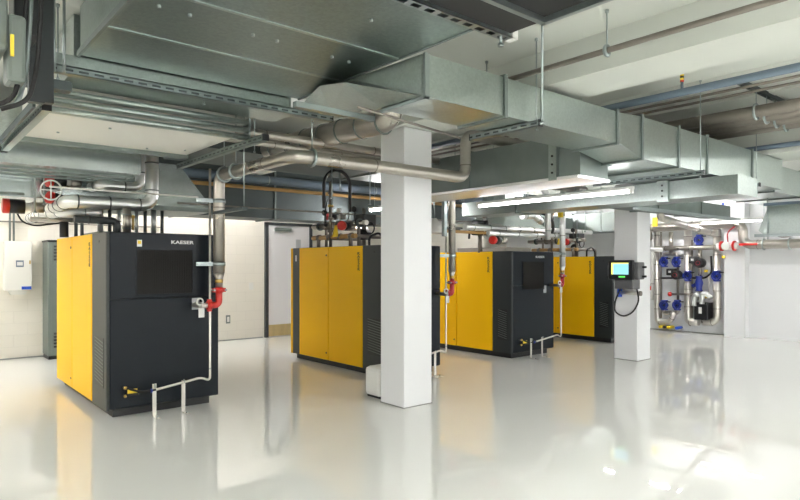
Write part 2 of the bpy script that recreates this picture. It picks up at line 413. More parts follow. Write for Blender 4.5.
    MB().box(x+w*.735,x+w*.805,y-.0062,y-.004,1.09,1.22).build('rating_plate', 'silver_label', t)
    return t
CM = [(1.70,6.68,1.20,(.57,1.50,2.38),.03), (5.24,6.50,1.02,(.56,1.45,2.33),.27), (7.98,6.56,1.16,(.43,1.30,2.2),.27), (11.13,6.56,1.16,(.43,1.26,2.15),.27)]
compressor('nearest compressor cabinet at left, front panel carrying large filter grille', *CM[0])
compressor('compressor cabinet half hidden behind the near white column', *CM[1], sticker=False)
compressor('third compressor cabinet, its dark front between near column and far column', *CM[2], sticker=False)
compressor('farthest compressor cabinet, cut off by the column with the display', *CM[3], sticker=False, grille=False)

# drain line with brackets at the front of machines
def drain(i, where, zup, px_up):
    x, y, w, _, _ = CM[i]; t0 = y-.16
    xe = at(px_up, 300, Y=t0).x
    P = [Vector((x+.44,t0,.28)), Vector((xe-.10,t0,.35)), Vector((xe,t0,.30)), Vector((xe,t0,zup))]
    pipe('drain_pipe', f'thin upright drain pipe at the front of the {where}', P, .013, 'stainless', 'pipe', fil=.06, bands=1.2, group='thin drain pipes on compressor fronts')
    for k, f in enumerate((.53, .80)):
        xb = at(((155,184),(431,436),(532,543))[i][k],400,Y=t0).x; b = MB()
        b.box(xb-.02,xb+.02,t0+.016,t0+.022,0,.34); b.box(xb-.02,xb+.02,t0-.13,t0+.022,0,.007)
        tt = thing('pipe_bracket', f'{"left" if k == 0 else "right"} steel angle bracket on the floor before the {where}', 'bracket', (xb,t0,0), 'angle brackets holding the drain pipes')
        b.build('angle_bar', 'stainless', tt)
        MB().torus((xb,t0,.295+.05*f),(1,0,0),.017,.004,14,6).build('pipe_clip', 'zinc', tt)
        MB().cyl((xb,t0-.08,.007),(xb,t0-.08,.02),.011,6).build('anchor_bolt', 'zinc', tt)
    tt = thing('drain_valve', f'small ball valve with yellow tag low on the {where}', 'valve', (x+.2,y-.06,.27), 'drain valves on compressor fronts')
    MB().tube([(x+.16,y-.01,.32),(x+.16,y-.08,.32),(x+.30,y-.13,.27),(x+.44,t0,.28)],.012,10,fil=.03).tube([(x+.16,y-.01,.24),(x+.16,y-.07,.24),(x+.28,y-.12,.25)],.010,10,fil=.03).build('valve_hose', 'rubber', tt)
    MB().ball((x+.16,y-.075,.32),.019).ball((x+.16,y-.07,.235),.017).build('fitting', 'brass', tt)
    MB().box(x+.175,x+.27,y-.10,y-.09,.262,.305).build('yellow_tag', 'yellow_plastic', tt)
    MB().cyl((x+.385,t0-.0,.275),(x+.40,t0,.275),.022,10).build('blue_collar', 'blue_paint', tt)
drain(0, 'nearest compressor', 2.66, 210)
drain(1, 'column-hidden compressor', 2.35, 446)
drain(2, 'third compressor', 2.2, 561)

# red elbow couplings where riser pipes enter the fronts
def riser_coupling(i, label, px, zc, lx, top, mz='steel_pipe', r=.055):
    """riser from height top down to a reducer, red grooved elbow at zc, pipe to the left into the cabinet front"""
    y = CM[i][1]-.22; X = at(px, 300, Y=y).x
    t = thing('elbow_coupling', label, 'pipe coupling', (X,y,zc), 'red couplings on compressor risers')
    pm = 'red_paint' if i == 0 else 'dark_red'; zl = zc-.075; xr = max(lx+.03, X-.115)
    MB().tube([(X,y,zc+.16),(X,y,zl),(xr,y,zl)],r*.8,14,fil=.07).build('elbow', pm, t)
    MB().tube([(xr,y,zl),(lx,y,zl),(lx,y+.2,zl)],r*.62,14,fil=.04).build('branch_pipe', 'stainless' if i == 0 else 'dull_pipe', t)
    for z in (zc+.09,):
        MB().cyl((X,y,z-.028),(X,y,z+.028),r*1.0,16).box(X-r*1.6,X+r*1.6,y-.02,y+.02,z-.022,z+.022).build('upper_clamp', 'red_paint' if i == 0 else 'dark_red', t)
        for s in (-1,1): MB().cyl((X+s*r*1.45,y-.045,z),(X+s*r*1.45,y+.045,z),.011,8).build('clamp_bolt', 'zinc', t)
    MB().cyl((xr-.02,y,zl),(xr+.03,y,zl),r*1.1,16).box(xr-.015,xr+.025,y-.02,y+.02,zl-r*1.5,zl+r*1.5).build('lower_clamp', pm, t)
    MB().cyl((lx+.02,y,zc-.075),(lx-.01,y,zc-.075),r*.9,16).build('steel_collar', 'stainless', t)
    MB().torus((lx-.02,y-.02,zc-.03),(0,1,0),.035,.009,16,6).build('ring_tag', 'white_plastic', t)
    MB().box(lx-.045,lx+.02,y-.045,y-.042,zc-.20,zc-.10).build('paper_tag', 'white_label', t)
    return X, y
X1, Y1 = riser_coupling(0, 'bright red elbow coupling at the corner of the nearest compressor', 219, 1.22, 2.60, 2.6, r=.045)
def riser(label, X, y, zc, pts, r, m='steel_pipe', bands=0):
    P = [Vector((X,y,zc+.26))]+[Vector(p) for p in pts]
    t = thing('riser_pipe', label, 'pipe', P[0], 'steel riser pipes feeding the compressors')
    MB().tube(P, r, 18, fil=r*2.2).build('pipe_body', m, t)
    MB().tube([(X,y,zc+.26),(X,y,zc+.20),(X,y,zc+.10)], r, 16, rs=[r,r*.66,r*.62]).build('reducer', m, t)
    MB().tube([(X,y,zc+.15),(X,y,zc+.19)], r*.7, 14).build('bronze_joint', 'brass', t)
    if bands:
        L = polylen(P); n = int(L/bands)
        for k in range(n):
            p, d = along(P, (k+.5)*L/n); MB().cyl(p-d*.006, p+d*.006, r*1.05, 16).build('weld_ring', 'dull_pipe', t)
    return t
ZC = 2.58
ye = 4.80; xe2 = at(465.5, 182, Y=ye).x
riser('large steel pipe rising beside the nearest compressor and crossing before the column', X1, Y1, 1.24,
      [(X1,Y1,ZC),(X1,ye,ZC),(xe2,ye,ZC),(xe2,ye,3.08),(at(470,136,Y=ye).x+1.3,ye,3.08),(8.3,ye,3.08)], .062, bands=1.35)
def strap(label, X, y, z, xl, r):
    t = thing('pipe_strap', label, 'pipe bracket', (X,y,z), 'zinc straps holding the risers')
    MB().box(xl,X-r*.8,y-.004,y+.004,z-.022,z+.022).build('strap_bar', 'zinc', t)
    MB().tube([(X,y,z-.022),(X,y,z+.022)], r+.008, 18).build('strap_ring', 'zinc', t)
    for k in range(3): MB().cyl((xl+.02+k*.05,y-.012,z),(xl+.02+k*.05,y+.012,z),.010,6).build('bolt', 'zinc', t)
strap('zinc strap at machine-top level on the nearest riser', X1, Y1-.0, 1.60, X1-.26, .062)
strap('zinc strap high on the nearest riser below its elbow', X1, Y1-.0, 2.30, X1-.26, .062)
for (px,py,lab) in ((234,168,'rod carrying the sloping part of the large steel pipe'),(309,154,'rod with clamp on the large steel pipe left of the column')):
    if px == 234: rod(lab, X1, at(236,165,X=X1).y, ZC+.065, SLAB1, clamp=(.065,'y'))
    else: rod(lab, at(312,154,Y=ye).x, ye, ZC+.065, SLAB1, clamp=(.065,'x'))
rod('rod beside the elbow of the large steel pipe', X1, at(213,178,X=X1).y-.3, ZC+.065, SLAB1, clamp=(.065,'y'))
# hanging rod with loose bar
t = thing('hanger_rod', 'rod ending in a short dark bar left of the door', 'hanger', (at(245,206,Y=5.6).x,5.6,2.2), 'threaded rods hanging from the ceiling')
hx = at(244,206,Y=5.6).x
MB().cyl((hx,5.6,at(244,206,Y=5.6).z),(hx,5.6,SLAB1),.008,8).build('threaded_rod','zinc',t)
MB().box(hx-.03,hx+.03,5.58,6.3,at(244,207,Y=5.6).z-.03,at(244,207,Y=5.6).z).build('cross_bar','galvanised_dark',t)

# second and third risers
X2, Y2 = riser_coupling(1, 'dark red elbow coupling right of the near column', 452, 1.24, CM[1][0]+.92, 2.4, r=.042)
riser('dull steel pipe dropping right of the near column', X2, Y2, 1.24, [(X2,Y2,2.66),(X2-.9,Y2,2.66)], .052)
strap('zinc strap on the riser right of the near column', X2, Y2, 1.72, X2-.24, .052)
X3, Y3 = riser_coupling(2, 'red elbow coupling at the corner of the third compressor', 562.5, 1.30, CM[2][0]+1.02, 2.4, r=.038)
riser('silver pipe dropping to the third compressor', X3, Y3, 1.30, [(X3,Y3,3.0)], .050, 'silver_jacket', bands=.35)
strap('zinc strap on the riser of the third compressor', X3, Y3, 1.78, X3-.24, .05)
xs = at(548,220,Y=Y3).x
pipe('jacketed_pipe', 'shorter silver jacketed pipe left of the third riser', [(xs,Y3,2.02),(xs,Y3,2.78),(xs-.2,Y3,2.92),(xs-1.0,Y3,2.95)], .05, 'silver_jacket', bands=.3, group='silver jacketed pipes')
tag(MB().bbox(xs-.05,xs+.05,Y3-.09,Y3-.05,2.50,2.58,.02).build('gauge_knob','dark_red',loc=(xs,Y3-.07,2.5)),'small red cap on the shorter silver pipe','cap')
tag(MB().bbox(X3-.09,X3-.06,Y3-.06,Y3+.04,2.42,2.62,.006).build('yellow_marker','yellow_plastic',loc=(X3-.07,Y3,2.42)),'yellow marker on the silver riser of the third compressor','marker')

# ================================================================ DUCTS AND STRUTS, upper left
t = thing('air_duct', 'huge galvanised duct filling the upper left of the ceiling', 'air duct', (1.9,2,3.06))
MB().box(1.02,2.76,-1.0,4.68,3.06,3.40).build('duct_body', 'galvanised_shade', t)
for yy in (.8,1.75,2.55,3.3,4.0): MB().box(1.02,2.76,yy-.012,yy+.012,3.052,3.062).build('sheet_seam', 'galvanised', t)
MB().box(1.0,1.02,-1,4.7,3.05,3.09).box(2.76,2.775,-1,4.7,3.05,3.09).build('edge_angle', 'galvanised_dull', t)
for (px,py) in ((253,34),(277,40),(332,56),(349,61),(159,5),(190,14),(371,19)):
    p = at(px,py,Z=3.06); MB().cyl((p.x,p.y,3.042),(p.x,p.y,3.062),.012,8).build('rivet', 'zinc', t)
channel('strut_channel', 'long slotted strut under the far end of the huge duct', (.80,4.74,2.925), (3.15,4.74,2.925), .06, .05, 'side', 'zinc', 'strut', 'slotted struts carrying the ducts')
tag(MB().box(.82,3.0,4.71,4.77,2.98,3.058).build('steel_angle','galvanised',loc=(.82,4.74,2.98)),'deep plain steel bar on top of the long slotted strut under the huge duct','strut')
for (x,l) in ((.9,'left end'),(2.98,'right end'),(1.95,'middle')):
    rod(f'rod at the {l} of the slotted strut under the huge duct', x, 4.79, 2.89, SLAB1)
tag(MB().box(at(291,105,Y=4.69).x,at(311,105,Y=4.69).x,4.685,4.695,at(300,109,Y=4.69).z,at(300,98,Y=4.69).z).build('white_tag','lettering_white',loc=(2.98,4.69,2.98)),'white tag hanging by the strut end near the yellow-reflecting duct','tag')
t = duct('flat galvanised duct section behind the slotted strut', 'x', 1.00, 2.85, 4.79, 5.27, 2.975, 3.38, (), 'galvanised')
t = thing('strut_trapeze', 'stacked double strut bar between the flat duct and the white panel', 'strut', (.93,5.33,2.76))
for z in (2.77,2.84,2.91):
    MB().cyl((.92,5.28,z+.022),(2.58,5.28,z+.022),.020,10).box(.92,2.58,5.29,5.34,z,z+.045).build('bar', 'galvanised' if z != 2.83 else 'galvanised_dull', t)
MB().box(2.58,2.60,5.27,5.36,2.72,2.97).build('end_plate', 'zinc', t)
for z in (2.79,2.86,2.93): MB().cyl((2.595,5.31,z),(2.612,5.31,z),.013,8).build('bolt','zinc',t)
rod('rod at the right end of the stacked strut bar', 2.66, 5.31, 2.66, SLAB1)
t = thing('air_duct', 'wide pale duct with white underside above the nearest compressor', 'air duct', (1.7,5.4,2.77))
MB().box(.95,2.50,5.40,6.62,2.80,3.30).build('duct_body', 'cream_metal', t)
for (px,py) in ((58,132),(147,148),(110,128),(185,150)):
    p = at(px,py,Z=2.8)
    if .96 < p.x < 2.45 and 5.42 < p.y < 6.6: MB().cyl((p.x,p.y,2.79),(p.x,p.y,2.801),.012,8).build('rivet','zinc',t)
tag(MB().box(.93,2.52,6.62,6.70,2.76,2.84).build('steel_angle','galvanised_dull',loc=(1.7,6.66,2.76)),'grey-green steel bar along the far edge of the white panel','strut')
channel('strut_channel', 'slotted strut along the right edge of the white panel', (2.56,4.9,2.70), (2.56,7.0,2.70), .06, .055, 'side', 'galvanised_dull', 'strut', 'slotted struts carrying the ducts')
channel('strut_channel', 'slotted strut slanting down at the far left edge', (.86,4.95,2.70), (.86,7.0,2.70), .06, .06, 'side', 'galvanised', 'strut', 'slotted struts carrying the ducts')
tag(MB().box(.78,.80,5.0,6.9,2.72,2.78).build('steel_angle','galvanised_dark',loc=(.79,5.0,2.72)),'dark steel bar beside the slanting strut at the far left','strut')
# upper bright duct bottom and the exhaust hood over machine 1
t = thing('air_duct', 'shiny ribbed duct behind the white panel over the nearest compressor', 'air duct', (1,7.6,2.5))
MB().box(-1.2,2.15,7.05,8.20,2.60,3.2).build('duct_body','galvanised_bright',t)
for yy in (7.3,7.6,7.9): MB().box(-1.2,2.15,yy,yy+.03,2.585,2.605).build('rib','galvanised_dull',t)
t = thing('exhaust_hood', 'large galvanised exhaust hood with slanted side over the nearest compressor', 'exhaust hood', (2,8.9,2.29))
MB().prism([(-1.0,2.39),(-1.0,2.62),(2.50,2.62),(2.50,2.95),(3.02,2.95),(3.42,2.46),(3.42,2.38),(1.85,2.38)],8.25,9.3,'y').build('hood_body','galvanised_bright',t)
MB().box(1.85,3.44,8.23,9.32,2.32,2.38).build('hood_lip','galvanised_dull',t)
MB().box(-1.0,2.6,8.235,8.25,2.66,2.70).box(-1,1.2,8.22,8.25,2.40,2.43).build('rib','galvanised_dull',t)
# exhaust posts between cabinet roof and hood
t = thing('exhaust_plenum', 'row of dark uprights between nearest cabinet roof and hood', 'exhaust connection', (2.3,8.4,1.93))
MB().bbox(1.95,2.86,8.0,8.9,1.935,2.0,.01).build('base_frame','locker_grey',t)
for k in range(8):
    x = 2.05+k*.11; MB().cyl((x,8.35,2.0),(x,8.35,2.32),.022 if k%3 else .035,10).build('upright','galvanised_dark' if k%2 else 'silver_jacket',t)
# jacketed pipes over machine 1
yp = 7.45
q = at(152,206,Y=yp); zq = q.z
pipe('jacketed_pipe', 'front silver jacketed pipe turning from upright to level over nearest compressor', [(q.x,yp,3.3),(q.x,yp,zq),(at(68,201,Y=yp).x,yp,zq),(at(30,219,Z=zq).x,at(30,219,Z=zq).y,zq)], .075, 'silver_jacket', bands=.32, bm='galvanised_dark', group='silver jacketed pipes')
yp2 = 7.85; q = at(140.5,188,Y=yp2)
pipe('jacketed_pipe', 'rear silver jacketed pipe beside the front one over nearest compressor', [(q.x,yp2,3.3),(q.x,yp2,q.z),(at(100,186,Y=yp2).x,yp2,q.z),(at(92,192,Y=8.14).x,8.14,q.z)], .06, 'silver_jacket', bands=.32, bm='galvanised_dark', group='silver jacketed pipes')
q = at(127,214,Y=7.3)
pipe('steel_pipe', 'short upright steel pipe on nearest cabinet roof', [(q.x,7.3,1.93),(q.x,7.3,2.24)], .045, 'steel_pipe', bands=.15)
q = at(117,221,Y=7.2)
pipe('black_pipe', 'black insulated pipe dropping to the nearest cabinet roof at left', [(at(117,233,Y=7.2).x,7.2,1.93),(at(117,221,Y=7.2).x,7.2,q.z),(at(74,221,Y=7.2).x,7.2,q.z)], .042, 'grey_paint', bands=.2, bm='black_plastic')
pipe('steel_pipe', 'level steel pipe left of the nearest cabinet roof', [at(100,213,Y=8.2),at(62,212,Y=8.2),at(40,216,Y=9.2)], .06, 'silver_jacket', bands=.3)
q = at(133,214,Y=7.3); tag(MB().cyl((q.x,7.3,1.99),(q.x,7.3,2.12),.014,8).ball((q.x,7.3,2.14),.024).build('bleed_valve','brass',loc=(q.x,7.3,1.99)),'small brass bleed valve on nearest cabinet roof','valve')
# thin pipes across
a_, b_ = at(60,190,Y=7.3), at(222,207,Y=7.3)
pipe('thin_pipe', 'thin pale pipe crossing above the nearest compressor', [(a_.x-.1,7.3,2.42),(2.9,7.3,2.42)], .010, 'cream_metal')
pipe('thin_pipe', 'long thin brown pipe crossing before the cream wall and door top', [(2.9,8.0,at(225,206,Y=8.0).z),(9.0,8.0,at(225,206,Y=8.0).z)], .012, 'dull_pipe')
# cables on the left
c0 = at(17,213,Y=8.5)
pipe('black_cable', 'black cable drooping below the left actuator', [c0, at(22,222,Y=8.5), at(35,226,Y=8.5), at(60,223,Y=8.5)], .010, 'rubber', 'cable', fil=.1)
pipe('thin_pipe', 'thin pipe running level along the wall above the inverter box', [(-1,11.95,at(20,222,Y=11.95).z),(4,11.95,at(20,222,Y=11.95).z)], .012, 'dull_pipe')
pipe('bundled_pipe', 'lower level steel pipe over the inverter box region', [at(30,219,Y=8.8),at(100,221,Y=8.8)], .03, 'steel_pipe')

def actuator(label, c, d, r=.07, L=.2, cap='red_paint', body='black_plastic', wheel=None, group='red capped valve actuators'):
    c = Vector(c); d = unit(d); t = thing('valve_actuator', label, 'valve', c, group)
    MB().cyl(c, c+d*L*.55, r).build('motor_body', body, t)
    MB().tube([c-d*L*.25, c-d*L*.22, c], r*1.02, 18, rs=[r*.75,r*1.02,r*1.02]).build('end_cap', cap, t)
    MB().cyl(c+d*L*.55, c+d*L*.8, r*.55).build('neck', 'white_plastic', t)
    MB().cyl(c+d*L*.8, c+d*L*1.25, r*.75).build('valve_body', 'steel_pipe', t)
    if wheel: 
        w = Vector(wheel); MB().torus(w, (.5,.86,0), r*1.6, .010, 22, 6).cyl(w-Vector((r*1.5,0,0)), w+Vector((r*1.5,0,0)), .007, 6).cyl(w-Vector((0,0,r*1.5)), w+Vector((0,0,r*1.5)), .007, 6).build('hand_wheel', 'silver_jacket', t)
    return t
actuator('red capped actuator at the far left over the inverter box', at(9,206,Y=8.3), (1,0,0), .085, .28)
actuator('red topped actuator above the pipe bend at left', at(52,181,Y=8.0), (1,.2,0), .07, .25, wheel=at(51,190,Y=7.9))
actuator('red actuator below the hand wheel at left', at(52,198,Y=8.0), (1,.3,-.2), .07, .22)
for (px,py0,lab) in ((44,205,'rod left of the hand wheel'),(35,213,'rod by the far left actuator'),(84,180,'rod right of the hand wheel')):
    p = at(px,py0,Y=8.15); rod(lab, p.x, p.y, p.z, 3.42, r=.010)
# pipe stub cluster
for k,(px,y0,y1) in enumerate(((64,222,236),(76,222,234),(82,222,233))):
    p = at(px,y0,Y=8.4); tag(MB().cyl((p.x,8.4,1.93),(p.x,8.4,p.z),.05 if k == 0 else .02,12).build('roof_stub','black_plastic' if k == 0 else 'galvanised_dark',loc=(p.x,8.4,1.93)), ('thick black','dark slim','second dark slim')[k]+' upright stub on the left of nearest cabinet roof','pipe')

# near left equipment
t = thing('control_unit', 'grey rounded control unit with orange mark at the top left edge', 'control unit', (.45,3.4,2.3))
p = at(4,60,Y=3.4)
MB().bbox(.10,.42,3.3,3.6,2.58,3.35,.03).build('housing','locker_grey',t)
MB().bbox(.42,.50,3.35,3.5,2.46,2.78,.02).build('lower_lobe','locker_grey',t)
MB().box(.425,.44,3.29,3.30,2.56,2.66).build('orange_mark','yellow_plastic',t)
for k,(x,y) in enumerate(((.50,3.42),(.53,3.5),(.56,3.4))):
    MB().tube([(x,y,3.4),(x+.01,y,2.9),(x-.01,y,2.55),(x-.05,y-.02,2.38),(x-.16,y,2.33)],.011,10,fil=.1).build('cable','rubber' if k != 1 else 'zinc',t)
t = thing('equipment_rack', 'dark upright strut frame at the top left corner', 'strut frame', (.7,4.0,2.7))
for (px,yy,w_) in ((36,4.1,.04),(44,4.4,.05)):
    p = at(px,60,Y=yy); MB().box(p.x-w_,p.x+w_,yy-.03,yy+.03,at(px,103,Y=yy).z,3.42).build('post','grey_paint',t)
for px in (30,54,64):
    p = at(px,60,Y=4.6); MB().cyl((p.x,4.6,at(px,50,Y=4.6).z-.15),(p.x,4.6,3.42),.010,8).build('rod','zinc',t)
MB().bbox(.50,.62,3.75,3.95,2.82,3.14,.01).build('junction_box','black_plastic',t)
MB().box(.6,.92,4.45,4.55,2.74,2.80).build('cross_bar','galvanised_dark',t)

# ================================================================ DUCT 2 (long run to the right)
t = thing('air_duct', 'long galvanised duct run crossing the ceiling from centre to right', 'air duct', (3,3.3,2.76))
ya, yb = 3.10, 3.58
lo = [(2.82,3.11,2.765),(2.49,3.57,2.90),(2.64,4.14,3.03),(2.80,4.64,3.03),(2.99,4.5,2.95),(2.83,3.57,2.765)]
hi = [(2.82,3.11,3.055),(2.78,3.9,3.055),(2.79,4.3,3.055),(2.82,4.64,3.055),(3.15,4.6,3.055),(3.05,3.57,3.055)]
MB().add(lo+hi, [(0,1,5),(1,2,4),(2,3,4),(1,4,5),(6,7,8,9,10,11)]+[(k,(k+1)%6,6+(k+1)%6,6+k) for k in range(6)]).build('elbow_section','galvanised',t)
MB().box(2.84,5.40,ya,yb,2.76,3.06).build('narrow_section','galvanised',t)
MB().hexa([(5.40,ya,2.76),(5.40,yb,2.76),(5.40,yb,3.06),(5.40,ya,3.06)],[(5.88,3.15,2.68),(5.88,yb,2.68),(5.88,yb,3.11),(5.88,3.15,3.11)]).box(5.88,6.08,3.15,yb,2.68,3.11).build('flared_section','galvanised',t)
MB().box(6.08,9.9,3.15,4.25,2.68,3.11).build('wide_section','galvanised',t)
MB().box(9.9,14.0,3.30,4.25,2.68,3.08).build('far_section','galvanised',t)
MB().box(2.82,2.86,ya-.022,ya,2.74,3.06).box(2.82,2.86,ya-.022,yb,2.738,2.76).build('joint_flange','zinc',t)
for x in (3.68,): flange_ring(t,'x',x,ya,yb,2.76,3.06)
flange_ring(t,'x',4.15,ya,yb,2.76,3.06,w=.008,t=.01)
flange_ring(t,'x',5.32,ya,yb,2.76,3.06); flange_ring(t,'x',5.88,3.15,yb,2.68,3.11)
for x in (6.68,7.40,8.76): flange_ring(t,'x',x,3.15,4.25,2.68,3.11)
for x in (10.0,11.2): flange_ring(t,'x',x,3.30,4.25,2.68,3.08)
def tz(px,py,z,lab,x0=None,L=.75,y0=2.99):
    p = at(px,py,Z=z)
    channel('strut_channel', lab, (p.x,y0,z), (p.x,y0+L,z), .05, .05, 'side', 'zinc', 'strut', 'slotted struts carrying the ducts')
    rod('rod holding the front end of the '+lab.replace('slotted ',''), p.x, y0+.04, z-.03, SLAB1 if p.x < 4.3 else (3.12 if p.x < 4.87 else SLAB2))
tz(541,126,2.705,'slotted strut under the long duct near the column top')
tz(690,176,2.62,'slotted strut under the wide part of the long duct',L=1.4,y0=3.05)
tz(765,186,2.62,'slotted strut under the far part of the long duct',L=1.4,y0=3.05)
tag(MB().box(2.2,2.9,3.75,3.80,2.715,2.755).build('steel_angle','zinc',loc=(2.5,3.77,2.72)),'short bright bar under the yellow-reflecting duct bend','strut')
pipe('thin_pipe','thin bar running from duct bend toward the near column', [at(358,107,Z=2.7),at(460,138,Z=2.7)], .010, 'dull_pipe')
# dark duct and slotted strut at the top
t = thing('air_duct', 'dark duct corner with bright edge at the top centre', 'air duct', (2,1.5,2.85))
hx0, hy1 = at(543,24,Z=2.85).x, at(543,24,Z=2.85).y
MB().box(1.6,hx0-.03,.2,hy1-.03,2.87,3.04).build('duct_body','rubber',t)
MB().box(hx0-.03,hx0,.2,hy1,2.84,2.89).box(1.6,hx0,hy1-.03,hy1,2.84,2.89).build('edge_angle','zinc',t)
rod('rod passing the corner of the dark duct', hx0+.02, hy1+.02, at(541,125,X=hx0+.02).z, SLAB1)
channel('strut_channel', 'wide slotted strut with white end at the top centre', (.9,2.42,2.98), (at(508,38,Z=2.99).x,2.42,2.98), .07, .06, 'bottom', 'zinc', 'strut', 'slotted struts carrying the ducts', cap=False)
tag(MB().box(1.5,2.88,2.02,2.38,3.0,3.055).build('dark_plate','rubber',loc=(2.5,2.2,3.0)),'black plate above the wide slotted strut','plate')
p = at(508,38,Z=2.99); tag(MB().box(p.x-.02,p.x+.05,2.385,2.455,2.98,3.045).build('white_end_plate','white_plastic',loc=(p.x,2.42,2.98)),'white square plate closing the wide slotted strut end','plate')
p = at(497,38,Z=2.98); rod('short rod through the end of the wide slotted strut', p.x, 2.42, 2.92, SLAB1, r=.009)
p = at(490,60,Z=3.0); rod('lone rod behind the long duct', 4.1, 3.66, 3.07, SLAB1)

# duct 4 and duct 3 running away from camera
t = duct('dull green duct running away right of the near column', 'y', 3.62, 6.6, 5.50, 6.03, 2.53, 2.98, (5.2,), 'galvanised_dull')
MB().box(5.45,5.50,3.88,3.98,2.50,2.90).build('drilled_plate','galvanised',t)
for z in (2.58,2.67,2.76): MB().cyl((5.44,3.93,z),(5.452,3.93,z),.012,8).build('bolt','black_plastic',t)
MB().box(5.46,6.08,3.62,6.6,2.50,2.53).build('bottom_trim','silver_jacket',t)
t = duct('bright duct running away above the column with the display', 'y', 2.9, 7.4, 7.65, 8.25, 2.43, 2.66, (6.2,), 'galvanised')
MB().box(7.60,7.65,3.72,3.86,2.40,2.67).build('drilled_plate','galvanised',t)
for z in (2.47,2.54,2.61): MB().cyl((7.59,3.79,z),(7.602,3.79,z),.013,8).build('bolt','black_plastic',t)
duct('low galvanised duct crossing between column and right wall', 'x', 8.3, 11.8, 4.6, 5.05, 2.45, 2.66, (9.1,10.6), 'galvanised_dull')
tag(MB().box(8.25,12.0,4.50,4.55,2.39,2.44).build('steel_angle','zinc',loc=(8.3,4.5,2.2)),'bright bar under the low duct near the right wall','strut')
# right end duct
t = thing('air_duct', 'pale green duct box at the right edge above the white wall lining', 'air duct', (10.6,2.9,2.12))
MB().prism([(3.50,2.50),(3.64,2.12),(3.58,2.07),(1.0,2.07),(1.0,2.50)],10.4,11.6,'x').build('duct_body','galvanised',t)
MB().box(10.34,10.42,1.0,3.68,2.02,2.065).build('support_bar','zinc',t)
MB().box(10.34,10.40,1.0,3.55,2.50,2.54).build('top_bar','blue_grey_paint',t)
for y,zt_ in ((3.5,2.62),(2.6,3.68)): MB().cyl((10.37,y,1.98),(10.37,y,zt_),.007,8).build('rod','zinc',t)

# duct G behind machine 2, blue pipe, tan pipe
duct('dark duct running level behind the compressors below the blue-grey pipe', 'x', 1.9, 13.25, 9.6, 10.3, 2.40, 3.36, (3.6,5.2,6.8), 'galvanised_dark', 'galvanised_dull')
pipe('blue_grey_pipe', 'thick blue-grey pipe crossing high behind the compressors', [(1.5,9.45,3.04),(13.1,9.45,3.04)], .075, 'blue_grey_paint', bands=2.0, bm='zinc')
pipe('tan_pipe', 'tan pipe just below the thick blue-grey pipe', [(3.5,9.42,2.89),(13.1,9.42,2.89)], .032, 'orange_pipe')
pipe('insulated_pipe', 'upper of two steel pipes crossing left of the near column', [(1.9,5.65,2.93),(5.4,5.65,2.93)], .042, 'steel_pipe', bands=.7, bm='dull_pipe')
pipe('insulated_pipe', 'lower of two steel pipes crossing left of the near column', [(1.9,5.95,2.90),(5.4,5.95,2.90)], .032, 'steel_pipe', bands=.8, bm='dull_pipe')
p0, p1 = at(345,142,Z=2.95), at(405,122,Z=2.95)
pipe('round_duct', 'fat dull round duct bending behind the top of the near column', [(3.60,6.8,3.02),(3.80,4.66,3.03),(3.82,4.60,3.40)], .125, 'steel_pipe', 'round duct', fil=.2, bands=.3, bm='galvanised_dull')
pipe('dull_pipe', 'dull pipe stub right of the near column top', [(4.85,6.2,2.86),(5.5,6.2,2.86)], .07, 'dull_pipe', bands=.3)
duct('added broad dark duct darkening the ceiling behind the near column', 'x', 2.75, 7.4, 6.95, 8.1, 2.98, 3.11, (4.0,5.6), 'galvanised_dark')  # added dark box: darkens the ceiling here and blocks stray lamp spots
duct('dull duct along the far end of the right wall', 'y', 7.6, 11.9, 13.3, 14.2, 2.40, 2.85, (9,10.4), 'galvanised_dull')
for k,(yy,zz,w_) in enumerate(((6.3,3.02,'front'),(6.45,3.10,'middle'),(6.6,3.02,'rear'))):
    pipe('thin_conduit', f'{w_} conduit of the three crossing high left of the near column', [(2.6,yy,zz),(7.2,yy,zz)], .018, 'dull_pipe', 'conduit', group='three conduits left of the near column')
# black arched hoses over machine 2
pa = at(324,170,Y=7.3)
def zat(px,py,y): return at(px,py,Y=y)
pipe('black_hose', 'black arched hose over the second compressor', [zat(324,208,7.4),zat(324,176,7.4),zat(337,168,7.4),zat(350,178,7.4),zat(350,212,7.4)], .024, 'black_plastic', 'hose', fil=.2)

# ceiling pipes
pipe('ceiling_pipe', 'thin steel pipe clamped to the slab right of the long duct', [(3.93,-2,3.13),(3.93,6.5,3.13)], .021, 'dull_pipe', bands=1.9)
p = at(607,52,X=3.93); rod('rod and clamp on the thin ceiling pipe', 3.93, p.y, 3.15, SLAB1, clamp=(.022,'y'))
pipe('blue_grey_pipe', 'slim blue-grey pipe crossing the upper right ceiling', [(6.0,-2,3.30),(6.0,9,3.30)], .038, 'blue_grey_paint')
p = at(682,87,X=6.0)
t = thing('marker_post', 'little yellow and black banded stub on the slim blue-grey pipe', 'marker', p)
MB().cyl((6.0,p.y,3.33),(6.0,p.y,3.40),.014,10).build('stub','blue_grey_paint',t)
for k in range(4): MB().cyl((6.0,p.y,3.40+k*.02),(6.0,p.y,3.42+k*.02),.018,10).build('band',('red_paint','yellow_plastic','black_plastic','yellow_plastic')[k],t)
xs4 = (7.70,8.02,8.35,8.68); word = ('nearest','second','third','farthest')
for k, x in enumerate(xs4):
    pipe('ceiling_pipe', f'{word[k]} of the four thick dull pipes hung at upper right', [(x,-2,3.37),(x,9,3.37)], .070, 'dull_pipe', group='four dull pipes under the right ceiling')
    rod(f'rod with bright clamp on the {word[k]} thick dull pipe', x, 2.72, 3.445, 3.655, clamp=(.075,'y'))
channel('strut_channel','dark strut under the right ceiling carrying the four dull pipes', (7.15,2.72,3.60),(9.0,2.72,3.60),.06,.05,'bottom','galvanised_dark','strut','slotted struts carrying the ducts')
